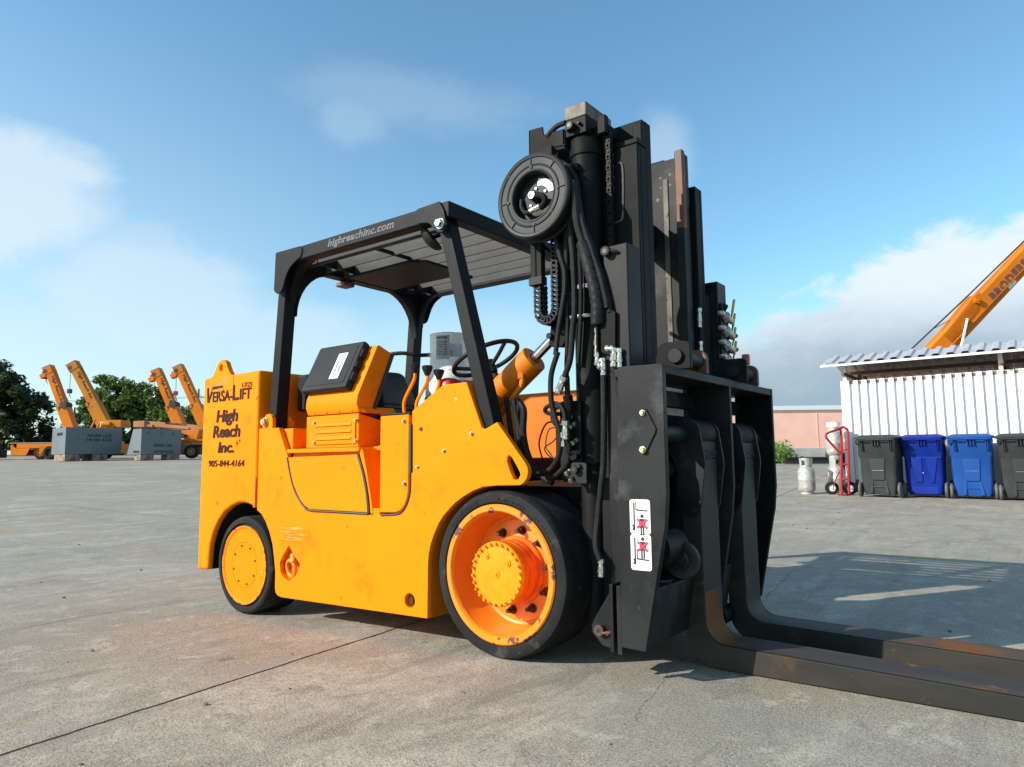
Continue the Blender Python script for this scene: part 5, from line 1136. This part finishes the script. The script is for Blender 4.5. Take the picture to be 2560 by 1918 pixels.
# weeds
def weeds():
    m = MB(); rnd = random.Random(5)
    def patch(l0, l1, t0, t1, n, h):
        for _ in range(n):
            l, t_ = rnd.uniform(l0, l1), rnd.uniform(t0, t1); b0 = Y(l, t_, gz(t_)); hh = h*rnd.uniform(.4, 1)*(.6+.4*math.sin(l*2.3)); 
            for k in range(3):
                z_ = hh*rnd.random(); a = rnd.uniform(0, 6.28); s_ = rnd.uniform(.05, .12)
                c = b0+Vector((rnd.uniform(-.12, .12), rnd.uniform(-.12, .12), z_)); u_ = Vector((math.cos(a), math.sin(a), rnd.uniform(-.4, .8))).normalized()*s_; v_ = Vector((-math.sin(a), math.cos(a), rnd.uniform(0, 1))).normalized()*s_*.5
                m.b.faces.new([m.b.verts.new(c+p) for p in (-u_, v_, u_, -v_)])
            a = rnd.uniform(0, 6.28); w_ = .012
            m.b.faces.new([m.b.verts.new(p) for p in (b0+Vector((-w_, 0, 0)), b0+Vector((w_, 0, 0)), b0+Vector((math.cos(a)*.1, math.sin(a)*.1, hh*1.1)))])
    patch(9.2, 11.6, 29.5, 33, 2600, 1.0); patch(11.4, 13.6, 29.9, 30.8, 240, .45); patch(2.0, 9.3, 30.5, 33, 1500, .9); patch(13.6, 20, 30, 33, 1200, .6)
    o = m.build('weeds', 'weed', None, fix=False); o['kind'] = 'stuff'; o['label'] = 'bright green weeds along the foot of the pink warehouse'; o['category'] = 'weeds'
weeds()

def stones():
    m = MB(); rnd = random.Random(11)
    for i in range(260):
        l, t_ = rnd.uniform(-5, 5), rnd.uniform(.9, 12); p_ = Y(l, t_, 0); z_ = gxy(p_.x, p_.y); r_ = rnd.choice((.003, .004, .005, .007, .011))
        bmesh.ops.create_icosphere(m.b, subdivisions=1, radius=r_, matrix=Matrix.Translation((p_.x, p_.y, z_+r_*.3)) @ Matrix.Diagonal((rnd.uniform(.8, 1.6), rnd.uniform(.7, 1.3), rnd.uniform(.5, .8), 1)))
    o = m.build('loose_grit', mat('grit', (.07, .062, .05), .8, 0, (.30, .27, .22), 3, 1)); o['kind'] = 'stuff'; o['label'] = 'small stones and grit scattered over the concrete'; o['category'] = 'grit'
stones()
# ================================================================== big crane boom behind the shed
RZ = math.atan2(WR.y, WR.x)
CB = root('crane', 'big bright orange crane boom rising behind the white shed at the right', 'crane', Y(11.5, 20, gz(20)), RZ)
zb0 = gz(20)
def L(l, z, d=0): return Vector((l-11.5, d, z-zb0))
bu = Vector((.713, 0, .701)); bv_ = Vector((-bu.z, 0, bu.x))
c0 = L(13.0, 5.10)-bv_*.325     # centre line of a 0.65 m deep boom
ln = 7.5
m = MB(); m.obox(c0+bu*2.4+bv_*.125, bu, bv_, (0, 1, 0), 5.6, .20, .24); BO = m.build('boom', 'crane', CB, bevel=.03)
m = MB(); m.obox(c0+bu*2.4-bv_*.155, bu, bv_, (0, 1, 0), 5.5, .085, .16); m.build('inner_boom', 'crane', BO, bevel=.02)
m = MB(); m.obox(c0+bu*2.4-bv_*.065+Vector((0, -.25, 0)), bu, bv_, (0, 1, 0), 5.4, .010, .010); m.build('boom_rib', 'crane', BO)
m = MB(); m.hexa([c0+bu*-1.2+bv_*.30+Vector((0, -.24, 0)), c0+bu*.35+bv_*.42+Vector((0, -.24, 0)), c0+bu*.50+bv_*.36+Vector((0, -.24, 0)), c0+bu*.1+bv_*.0+Vector((0, -.24, 0)), c0+bu*-1.2-bv_*.1+Vector((0, -.24, 0))], [c0+bu*-1.2+bv_*.30+Vector((0, .24, 0)), c0+bu*.35+bv_*.42+Vector((0, .24, 0)), c0+bu*.50+bv_*.36+Vector((0, .24, 0)), c0+bu*.1+bv_*.0+Vector((0, .24, 0)), c0+bu*-1.2-bv_*.1+Vector((0, .24, 0))]); m.build('boom_bracket', 'crane', BO, bevel=.02)
m = MB(); m.cyl(c0+bu*.22+bv_*.28+Vector((0, -.33, 0)), c0+bu*.22+bv_*.28+Vector((0, .33, 0)), .09, n=20); m.cyl(c0+bu*.22+bv_*.28+Vector((0, -.35, 0)), c0+bu*.22+bv_*.28+Vector((0, -.33, 0)), .04, n=12); m.build('boom_pin', 'crane', BO)
m = MB(); m.cyl(L(12.50, 3.5, -.30), L(12.86, 4.70, -.30), .035, n=12); m.build('lift_ram', 'white', BO)
m = MB(); m.tube([L(10.9, 3.4), L(11.3, 3.82), L(13.0, 5.32), L(14.87, 7.02), L(17, 8.95)], .022, 6, 1); m.cyl(L(12.1, 4.50), L(12.55, 4.72), .01, n=6); m.build('hoist_cable', 'craned', CB)
to = L(13.72, 5.18)+bv_*.045+Vector((0, -.246, 0))
text('lettering', 'BRODERSON', to, bu, bv_, .32, 'rustbeam', BO, 1, 0, .016, 'LEFT', .004, space=1.15)
m = MB(); m.obox(c0+bu*1.35-bv_*.15+Vector((0, -.167, 0)), bu, bv_, (0, 1, 0), .15, .05, .006); m.build('decal', 'white', BO)
m = MB(); m.box(-2.2, 3.2, -1.1, 1.1, .65, 1.15); m.box(-.3, 1.4, -.6, .6, 1.15, 2.6); m.build('carrier', 'crane', CB, bevel=.05)
for lx in (-1.6, 2.4):
    for sy in (-1, 1):
        m = MB(); m.lathe((lx, sy*1.05, .48), (0, sy, 0), [(.25, -.2), (.42, -.2), (.48, -.14), (.48, .1), (.42, .15), (.25, .15), (.22, .05), (.0001, .05)], 32); m.build('wheel', 'rubber', CB)

# ================================================================== LEFT SIDE: cranes, weights, trees, lines
def crane(label, bl, bz, hl, hz, t_, mt='crane', w=.62, jib=True, blockc='red', carrier=True, hd=.0, blen=0.0, winch=True, letter='High Reach Inc.', car_l=None, name='crane'):
    g_ = gz(t_); o = root(name, label, 'crane', Y(bl, t_, g_), RZ, None)
    def Lc(l, z, d=0): return Vector((l-bl, d, z-g_))
    b0, h0 = Lc(bl, bz), Lc(hl, hz, hd); u_ = (h0-b0).normalized(); n_ = Vector((0, 1, 0)); v_ = (n_.cross(u_)).normalized()   # v_: to the upper right
    if v_.x < 0: v_ = -v_
    w_ = u_.cross(v_)
    Lg = (h0-b0).length; back = 2.2
    m = MB(); m.obox(b0+u_*(Lg*.30-back)/2, u_, v_, w_, (Lg*.30+back)/2, w*.56, .34); BO = m.build('boom', mt, o, bevel=.03)
    m = MB(); m.obox(b0+u_*(Lg*.5), u_, v_, w_, Lg*.48, w*.46, .27); IN = m.build('inner_boom', mt, BO, bevel=.02)
    m = MB(); m.obox(b0+u_*(Lg*.32)-v_*w*.58, u_, v_, w_, .16, .10, .36); m.obox(b0+u_*Lg*.08-v_*w*.70, u_, v_, w_, Lg*.20, .07, .25); m.build('boom_collar', mt, BO, bevel=.02)
    m = MB(); m.obox(b0+u_*Lg*.6-v_*w*.50, u_, v_, w_, Lg*.36, .07, .20); m.build('stowed_jib', mt, BO, bevel=.01)
    m = MB(); m.obox(h0-u_*.12-v_*.10, u_, v_, w_, .30, w*.58, .30); HDm = m.build('boom_head', mt, BO, bevel=.03)
    m = MB(); m.cyl(h0-v_*.28-w_*.31-u_*.15, h0-v_*.28+w_*.31-u_*.15, .17, n=20); m.build('sheave', 'craned', BO)
    m = MB(); m.obox(h0+u_*.19-v_*.12, u_, v_, w_, .02, w*.60, .31); m.build('head_cap', 'deckgrey', BO)
    if jib:
        m = MB(); m.obox(h0-u_*.35-v_*w*1.05, u_, v_, w_, .17, .24, .22); m.cyl(h0-u_*.05-v_*w*1.0, h0-u_*.05-v_*w*1.25, .07, n=10); m.build('jib_nose', mt, BO, bevel=.03)
    # hook block hanging plumb
    hx = h0-v_*(w*.78)-u_*.35; zt_ = hx.z-blen
    m = MB(); m.cyl(hx, (hx.x, hx.y, zt_), .018, n=6); m.build('hoist_cable', 'craned', o)
    m = MB(); m.box(hx.x-.13, hx.x+.13, hx.y-.14, hx.y+.14, zt_-.32, zt_); HK = m.build('hook_block', blockc, o, bevel=.03)
    m = MB(); m.cyl((hx.x, hx.y, zt_-.32), (hx.x, hx.y, zt_-.52), .05, n=10); m.tube([(hx.x, hx.y, zt_-.5), (hx.x+.09, hx.y, zt_-.58), (hx.x+.08, hx.y, zt_-.70), (hx.x-.02, hx.y, zt_-.76), (hx.x-.10, hx.y, zt_-.68)], .032, 8, 3); m.build('hook', 'zinc', HK)
    m = MB(); m.tube([h0+v_*(w*.42)-u_*.2, h0+v_*(w*.62)-u_*1.0, b0+u_*(Lg*.55)+v_*w*.60, b0+u_*(Lg*.2)+v_*w*.95, b0-u_*.4+v_*w*1.1], .014, 5, 1); m.build('winch_rope', 'craned', o)
    if winch: m = MB(); m.cyl(b0+u_*Lg*.34+v_*w*.30-w_*.42, b0+u_*Lg*.34+v_*w*.30+w_*.36, .26, n=16); m.build('winch', 'craned', o)
    if letter: text('lettering', letter, b0+u_*(Lg*.86)+w_*(-.275 if w_.y > 0 else .275)+v_*.02, -u_, v_, .30, 'maroon', IN, 1.25, .15, .006, 'LEFT', .003)
    m = MB(); m.hexa([Lc(bl-.5, g_+1.15, -.5), Lc(bl+.9, g_+1.15, -.5), Lc(bl+.9, g_+1.15, .5), Lc(bl-.5, g_+1.15, .5)], [Lc(bl+.1, bz-.3, -.35), Lc(bl+.7, bz-.1, -.35), Lc(bl+.7, bz-.1, .35), Lc(bl+.1, bz-.3, .35)]); m.build('turret', mt, o, bevel=.03)
    if carrier:
        cl = (car_l if car_l is not None else bl-3.2)-bl
        m = MB(); m.box(cl+.35, cl+6.2, -1.15, 1.15, .78, 1.14); m.box(cl+1.6, cl+5.8, -.6, .6, .45, .78); m.build('carrier', mt, o, bevel=.04)
        m = MB(); m.box(cl, cl+.05, -1.15, 1.15, .26, .42); m.box(cl+.0, cl+1.05, -1.15, -1.05, .26, .5) ; m.prism([(cl, .26), (cl+1.1, .28), (cl+1.35, .78), (cl+.35, .78), (cl-.1, 1.05)], 'y', -1.16, -1.10); m.prism([(cl, .26), (cl+1.1, .28), (cl+1.35, .78), (cl+.35, .78), (cl-.1, 1.05)], 'y', 1.10, 1.16)
        for k in (-1.1, -.38, .38, 1.04): m.box(cl-.08, cl+.1, k, k+.10, .26, 1.05)
        m.build('front_frame', mt, o, bevel=.02)
        m = MB(); m.box(cl-.15, cl+6.2, -1.17, 1.17, 1.145, 1.20); m.build('deck', 'deckgrey', o, bevel=.01)
        m = MB(); m.box(cl+.1, cl+.3, -.9, .9, .40, .72); m.build('frame_recess', 'craned', o)
        for lx in (cl+2.05, cl+5.2):
            for sy in (-1, 1):
                m = MB(); m.lathe((lx, sy*.95, .47), (0, sy, 0), [(.25, -.18), (.42, -.18), (.47, -.12), (.47, .12), (.42, .17), (.27, .17)], 32); WH_ = m.build('wheel', 'rubber', o)
                m = MB(); m.lathe((lx, sy*.95, .47), (0, sy, 0), [(.28, .15), (.25, .16), (.22, .05), (.1, .04), (.09, .14), (.0001, .14)], 24); m.build('rim', mt, WH_)
    return o
crane('leftmost orange crane, red hook block pulled up tight, its grey deck beside the long weight', -32.95, 3.8, -34.78, 8.15, 53, 'crane', .56, True, 'red', True, 0, .0, True, car_l=-36.5)
crane('darker amber crane with the tallest boom and a black hook block, behind the longer weight', -30.1, 4.15, -32.45, 8.30, 52.2, 'craney', .66, False, 'craned', False, 0, 1.25, False)
crane('orange crane behind the right weight with a dark hook block in front of the tree', -24.85, 3.9, -26.62, 7.82, 53, 'crane', .58, True, 'craned', False, 0, .65, True)
crane('orange crane nearest the forklift, with a bright red hook block hanging low on its cable', -23.0, 4.0, -24.98, 8.10, 53, 'crane', .60, True, 'red', False, 0, 1.25, False)
# extra parts of the second crane: rear house, post, outrigger box
c2 = [o for o in bpy.data.objects if o.get('label', '').startswith('darker amber')][0]
g_ = gz(52.2)
m = MB(); m.box(.55, 1.68, -.7, .6, 3.60-g_, 4.12-g_); m.cyl((.95, -.72, 3.72-g_+.1), (.3, -.72, 3.72-g_+.1), .17, n=14); m.build('counterweight', 'craney', c2, bevel=.03)
m = MB(); m.box(.20, .55, -.75, -.70, 3.68-g_, 4.0-g_); m.build('panel', 'white', c2)
m = MB(); m.tube([(-.55, -.6, 3.55-g_), (-.25, -.6, 4.2-g_)], .06, 6, 1); m.tube([(-.10, -.6, 3.55-g_), (.15, -.6, 4.1-g_)], .06, 6, 1); m.box(1.0, 1.12, -.7, -.6, 2.4-g_, 3.6-g_); m.box(.8, 1.2, -.8, .8, 2.35-g_, 2.6-g_); m.build('stanchion', 'craney', c2)
m = MB(); m.box(.95, 1.9, -1.1, 1.0, 1.70-g_, 2.38-g_); m.build('outrigger_box', 'craney', c2, bevel=.03)
m = MB(); m.cyl((.95, -1.12, 2.25-g_), (1.45, -1.12, 2.25-g_), .045, n=8); m.box(.98, 1.1, -1.13, -1.1, 2.15-g_, 2.34-g_); m.build('latch', 'craned', c2)
m = MB(); m.box(-4.0, 1.2, -.9, .9, .5, .95); m.build('carrier', 'craney', c2)
for lx in (-3.2, -.2):
    for sy in (-1, 1):
        m = MB(); m.lathe((lx, sy*.9, .47), (0, sy, 0), [(.0001, .1), (.25, .1), (.27, .17), (.42, .17), (.47, .12), (.47, -.12), (.42, -.18), (.25, -.18)], 28); m.build('wheel', 'rubber', c2)
# fifth crane: faded boom lying level over the right-hand weight
g_ = gz(49); t5 = 49
C5 = root('crane', 'faded salmon coloured crane with its boom lowered level above the right weight', 'crane', Y(-22.6, t5, g_), RZ)
def L5(l, z, d=0): return Vector(((l+22.6), d, z-g_))
k5 = 49/50
def l5(l, z): return ((l)*k5, CAM.z+(z-CAM.z)*k5)
def hx5(pts, y0, y1): return [Vector((p[0]*k5+22.6, y0, CAM.z+(p[1]-CAM.z)*k5-g_)) for p in pts], [Vector((p[0]*k5+22.6, y1, CAM.z+(p[1]-CAM.z)*k5-g_)) for p in pts]
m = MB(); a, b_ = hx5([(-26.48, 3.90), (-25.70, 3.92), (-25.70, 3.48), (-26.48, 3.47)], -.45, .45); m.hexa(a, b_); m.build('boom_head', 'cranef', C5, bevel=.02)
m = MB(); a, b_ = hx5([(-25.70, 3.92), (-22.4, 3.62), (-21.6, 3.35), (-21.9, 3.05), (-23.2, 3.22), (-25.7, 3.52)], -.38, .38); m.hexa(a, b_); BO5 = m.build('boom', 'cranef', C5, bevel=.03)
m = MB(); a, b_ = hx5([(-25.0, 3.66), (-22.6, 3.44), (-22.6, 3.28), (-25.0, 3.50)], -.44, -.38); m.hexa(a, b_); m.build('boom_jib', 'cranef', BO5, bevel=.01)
for dz, tx_, sz in ((.0, 'BRODERSON', .17), (-.15, 'www.hoist.com', .10)):
    if tx_.startswith('www'): continue
    text('lettering', tx_, L5(-24.3*k5, CAM.z+(3.735+dz-CAM.z)*k5-.06, -.39), (1, 0, -.09), (0.09, 0, 1), sz, 'maroon', BO5, 1.5, .1, .003, 'LEFT', .003)
m = MB(); m.cyl(L5(-25.55*k5, 3.74, -.42), L5(-25.55*k5, 3.74, -.38), .11, n=16); m.cyl(L5(-25.1*k5, 3.50, -.45), L5(-25.1*k5, 3.50, -.38), .08, n=12); m.build('boss', 'craned', BO5)
m = MB(); m.box(-.65, 1.8, -.9, .9, 2.28-g_, 2.52-g_); m.box(-.9, 1.8, -1.0, 1.0, 2.45-g_-.02, 2.52-g_+.02); m.build('deck', 'crane', C5)
m = MB(); m.hexa([L5(-22.7, 2.5, -.5), L5(-21.6, 2.5, -.5), L5(-21.6, 2.5, .5), L5(-22.7, 2.5, .5)], [L5(-22.3, 3.2, -.4), L5(-21.4, 3.3, -.4), L5(-21.4, 3.3, .4), L5(-22.3, 3.2, .4)]); m.box(.55, 1.0, -.95, -.85, 2.5-g_, 2.7-g_); m.build('turret', 'crane', C5)
m = MB(); m.box(.0, .75, -.93, -.6, 2.53-g_, 2.60-g_); m.build('tool_tray', 'shedwhite', C5)
m = MB(); m.box(-.45, -.05, -.8, .4, 2.52-g_, 2.98-g_); m.box(.1, .35, -.8, .2, 2.52-g_, 2.9-g_); m.build('engine', 'craned', C5, bevel=.03)
m = MB(); m.hexa([(-.05, -1.0, 1.62-g_), (.42, -1.0, 1.62-g_), (.42, -.6, 1.62-g_), (-.05, -.6, 1.62-g_)], [(-.15, -1.0, 2.28-g_), (.52, -1.0, 2.28-g_), (.52, -.6, 2.28-g_), (-.15, -.6, 2.28-g_)]); m.box(-.7, 1.8, -.98, -.9, 2.16-g_, 2.30-g_); m.build('fuel_tank', 'crant', C5, bevel=.02)
for lx in (-.48, .92):
    m = MB(); m.lathe((lx, -.85, .47+.02), (0, -1, 0), [(.25, -.18), (.42, -.18), (.47, -.12), (.47, .12), (.42, .17), (.27, .17)], 32); WH_ = m.build('wheel', 'rubber', C5)
    m = MB(); m.lathe((lx, -.85, .49), (0, -1, 0), [(.28, .15), (.25, .16), (.22, .05), (.1, .04), (.09, .14), (.0001, .14)], 24); m.build('rim', 'crant', WH_)

def test_weight(label, l0, t0, ang, Ln, dp, z0, z1, flare, texts, side_text):
    "front bottom-left corner at (l0, t0); the front face runs away at angle ang"
    g_ = gz(t0+1); o = root('test_weight', label, 'test weight', Y(l0, t0, g_), RZ+ang, 'grey load test weights')
    m = MB(); m.hexa([Vector(p) for p in ((0, 0, z0-g_), (Ln, 0, z0-g_), (Ln, dp, z0-g_), (-flare*.3, dp+flare, z0-g_))], [Vector(p) for p in ((0, 0, z1-g_), (Ln, 0, z1-g_), (Ln, dp, z1-g_), (0, dp, z1-g_))]); m.build('weight_body', 'block', o, bevel=.015)
    for (s_, x_, z_, sz) in texts: text('lettering', s_, (x_, -.012, z_-g_), (1, 0, 0), (0, 0, 1), sz, 'inkb', o, 1.15, 0, sz*.02, 'CENTER', .004, space=1.08)
    s_, q_, z_, sz, sxx = side_text
    text('lettering', s_, (-.014-(flare*.12 if flare else 0), dp*q_, z_-g_), (0, -1, 0), (0, 0, 1), sz, 'inkb', o, sxx, 0, sz*.02, 'CENTER', .004)
    for lx in (.45, Ln*.62 if Ln > 3 else Ln-.5):
        for nm, xa, xb in (('timber_support', lx-.42, lx+.10), ('timber_support', lx+.12, lx+.46)):
            m = MB(); m.box(xa, xb, .05, dp*.8, .0, z0-g_-.004); m.build(nm, 'timber', o, bevel=.02)
    return o
w1 = test_weight('long blue grey steel block marked 40000 LBS beside the leftmost crane, on timbers', -28.30, 45, R(48.7), 3.33, 2.63, 1.58, 3.29, 0, [('40000 LBS', 1.95, 2.70, .27), ('18100 KGS', 1.95, 2.42, .27)], ('40000LBS', .42, 2.78, .28, 1.0))
w2 = test_weight('shorter blue grey block with a flared left end, closest to the forklift counterweight', -23.50, 45, R(58), 2.75, .95, 1.50, 3.14, .4, [('40000 LBS', 1.45, 2.02, .25), ('18100 KGS', 1.50, 1.60, .25)], ('40000LBS', .5, 1.62, .2, .9))
for w_, xs in ((w1, (1.6, 2.4)), (w2, (.5, 1.4, 2.2))):
    for x_ in xs: m = MB(); m.cyl((x_, -.05, 1.72), (x_, .0, 1.72), .08, n=14); m.box(x_-.05, x_+.05, -.08, 0, 1.68, 1.82); m.build('lifting_eye', 'block', w_, bevel=.01)
m = MB(); m.box(.4, 1.0, .1, .7, 1.89, 1.95); m.box(1.25, 1.5, .1, .7, 1.89, 1.93); m.box(1.8, 2.35, .1, .7, 1.89, 1.95); m.build('top_plate', 'shedwhite', w2)
# dark low trailer behind the left trees' foot
TR = root('flat_trailer', 'dark steel frame trailer half hidden in shade at the far left', 'trailer', Y(-38.2, 52, gz(52)), RZ)
m = MB(); m.box(-4.5, .6, -1, 1, .15, .75); m.box(-1.5, -1.1, -.5, .5, .7, 3.4); m.box(-2.4, 1.0, -.1, .1, 3.25, 3.45); m.build('trailer_frame', 'craned', TR, bevel=.03)
PR = root('parked_truck', 'pale covered truck standing half hidden by the scrubby tree behind the trailer', 'truck', Y(-45.8, 73, gz(73)), RZ)
m = MB(); m.prism([(-2.6, .5), (2.6, .5), (2.6, 1.0), (2.0, 1.7), (-2.6, 1.75)], 'y', -1, 1); m.build('body', 'deckgrey', PR, bevel=.1, seg=3)
for lx in (-1.6, 1.6): m = MB(); m.cyl((lx, -1.02, .45), (lx, -.8, .45), .42, n=20); m.build('wheel', 'rubber', PR)

# trees
def tree(label, l, t_, blobs, n, mt, seed, leaf=.2, name='tree', trunk_h=3.0):
    g_ = gz(t_); rnd = random.Random(seed); o = root(name, label, 'tree', Y(l, t_, g_), RZ, 'trees along the far edge of the yard')
    m = MB(); vol = [b[3]*b[4]*b[5] for b in blobs]; tot = sum(vol)
    sub_ = []
    for b, v in zip(blobs, vol):
        k = max(6, int(150*v/tot))
        for _ in range(k):
            d_ = Vector((rnd.gauss(0, 1), rnd.gauss(0, 1), rnd.gauss(0, 1))).normalized()*rnd.uniform(.45, 1.0)
            sub_.append((Vector((b[0]-l+d_.x*b[3], b[1]+d_.y*b[4], b[2]-g_+d_.z*b[5])), rnd.uniform(.26, .46)*min(b[3], b[5], 2.2)))
    for i in range(n):
        c, r_ = sub_[rnd.randrange(len(sub_))]
        d_ = Vector((rnd.gauss(0, 1), rnd.gauss(0, 1), rnd.gauss(0, 1))).normalized()*r_*rnd.uniform(.3, 1.15)
        d_.z *= .8; p = c+d_
        s_ = leaf*rnd.uniform(.55, 1.3); a = Vector((rnd.gauss(0, 1), rnd.gauss(0, 1), rnd.gauss(0, .6))).normalized(); q = a.cross(Vector((rnd.gauss(0, 1), rnd.gauss(0, 1), rnd.gauss(0, 1)))).normalized()
        m.b.faces.new([m.b.verts.new(p+w__) for w__ in (-a*s_, q*s_*.45, a*s_, -q*s_*.45)])
    m.build('crown', mt, o, fix=False)
    m = MB(); m.tube([(0, 0, 0), (.1, 0, trunk_h*.5), (0, .1, trunk_h), (.1, 0, trunk_h*1.6)], [.32, .3, .28, .26, .25, .24, .22, .2, .2, .18, .16, .14, .12, .1, .08, .06], 10, 5)
    for c, r_ in sub_[::14]: m.tube([(0, 0, trunk_h*rnd.uniform(.6, 1.2)), c*.5+Vector((0, 0, trunk_h*.4)), c], .05, 5, 2)
    m.build('trunk', 'bark', o); return o
tree('big dark green tree filling the far left edge of the photo', -50.5, 70, [(-51.5, 0, 6.8, 3.2, 3, 4.3), (-48.8, 0, 5.6, 2.6, 2.5, 3.5), (-47.2, -.5, 6.6, 1.3, 1.5, 2.2), (-53.5, 0, 6, 3, 3, 5), (-50.0, -.5, 9.0, 1.6, 1.6, 1.5), (-46.6, 0, 4.2, 1.2, 1.5, 1.6), (-49, 0, 3.2, 3.2, 2, 1.4)], 30000, 'leaf_dark', 1, .24, 'dark_tree')
tree('broad sunlit green tree between the second and third crane booms', -39.2, 70, [(-39.3, 0, 7.4, 3.0, 2.6, 2.2), (-41.6, 0, 6.4, 1.8, 2, 1.8), (-37.0, 0, 7.0, 2.4, 2.4, 2.3), (-42.4, 0, 4.6, 1.5, 2, 1.2), (-35.4, 0, 6.2, 1.9, 2, 2.2), (-38.5, 0, 4.2, 4.5, 2.4, 1.9)], 30000, 'leaf_mid', 2, .24, 'green_tree')
tree('small hazy tree far behind, between the third and fourth crane booms', -33.5, 78, [(-35.8, 2, 5.8, 1.8, 2, 1.9), (-34.0, 2, 4.6, 2.2, 2, 1.6), (-36.8, 0, 4.4, 1.6, 2, 1.8)], 8000, 'leaf_far', 3, .24, 'hazy_tree')
tree('darker bushy tree behind the level faded boom', -33.2, 69, [(-33.6, 0, 4.9, 2.4, 2, 1.7), (-31.8, 0, 4.6, 2.4, 2, 1.7), (-30.2, 0, 4.0, 2.0, 2, 1.6)], 12000, 'leaf_mid', 4, .22, 'bushy_tree')
tree('low scrubby pale green tree right of the big dark tree', -44.6, 72, [(-45.6, 1, 3.8, 1.6, 1.2, 1.2), (-44.2, 1, 3.4, 1.4, 1.2, 1.0)], 2200, 'leaf_far', 6, .17, 'scrub_tree')
tree('dark hedge like tree low behind the weights and cranes', -38.0, 66, [(-40.5, 0, 2.9, 2.5, 1.2, 1.0), (-37, 0, 3.0, 2.5, 1.2, 1.2), (-33, 0, 3.0, 2.6, 1.2, 1.2), (-29.5, 0, 3.0, 2.6, 1.2, 1.2)], 12000, 'leaf_dark', 8, .2, 'hedge_tree', 1.0)
# power lines and a pole
PL = root('utility_pole', 'grey green utility pole with a crossarm beside the rightmost raised crane boom', 'utility pole', Y(-44.4, 100, gz(96)), RZ)
zz = gz(100)
m = MB(); m.cyl((0, 0, 0), (0, 0, 11.5-zz), .17, .13, n=10); m.build('pole', 'polew', PL)
m = MB(); m.box(-.2, 2.2, -.05, .05, 10.25-zz, 10.4-zz); m.tube([(0, 0, 10.9-zz), (1.6, 0, 9.3-zz)], .03, 5, 1); m.build('crossarm', 'polew', PL)
for i, (za, zb_) in enumerate(((9.95, 10.2), (9.75, 10.0), (8.2, 8.35), (8.0, 8.15), (6.45, 6.5), (6.2, 6.25))):
    k = 100/70
    m = MB(); m.tube([Y(-95, 100, za+.5), Y(-70, 100, za+.15), Y(-60, 100, (za+zb_)/2), Y(-50, 100, zb_), Y(-44.4, 100, zb_+.12 if i > 1 else zb_+.3)], .022, 4, 4)
    o = m.build('power_line', 'wire'); lv = ('topmost', 'second', 'third', 'fourth', 'fifth', 'lowest')[i]
    tag(o, lv + ' of six thin overhead wires in the sky left of the broad green tree', 'power line', 'overhead power lines')
for o in bpy.data.objects:
    if '_abs' in o.keys(): del o['_abs']
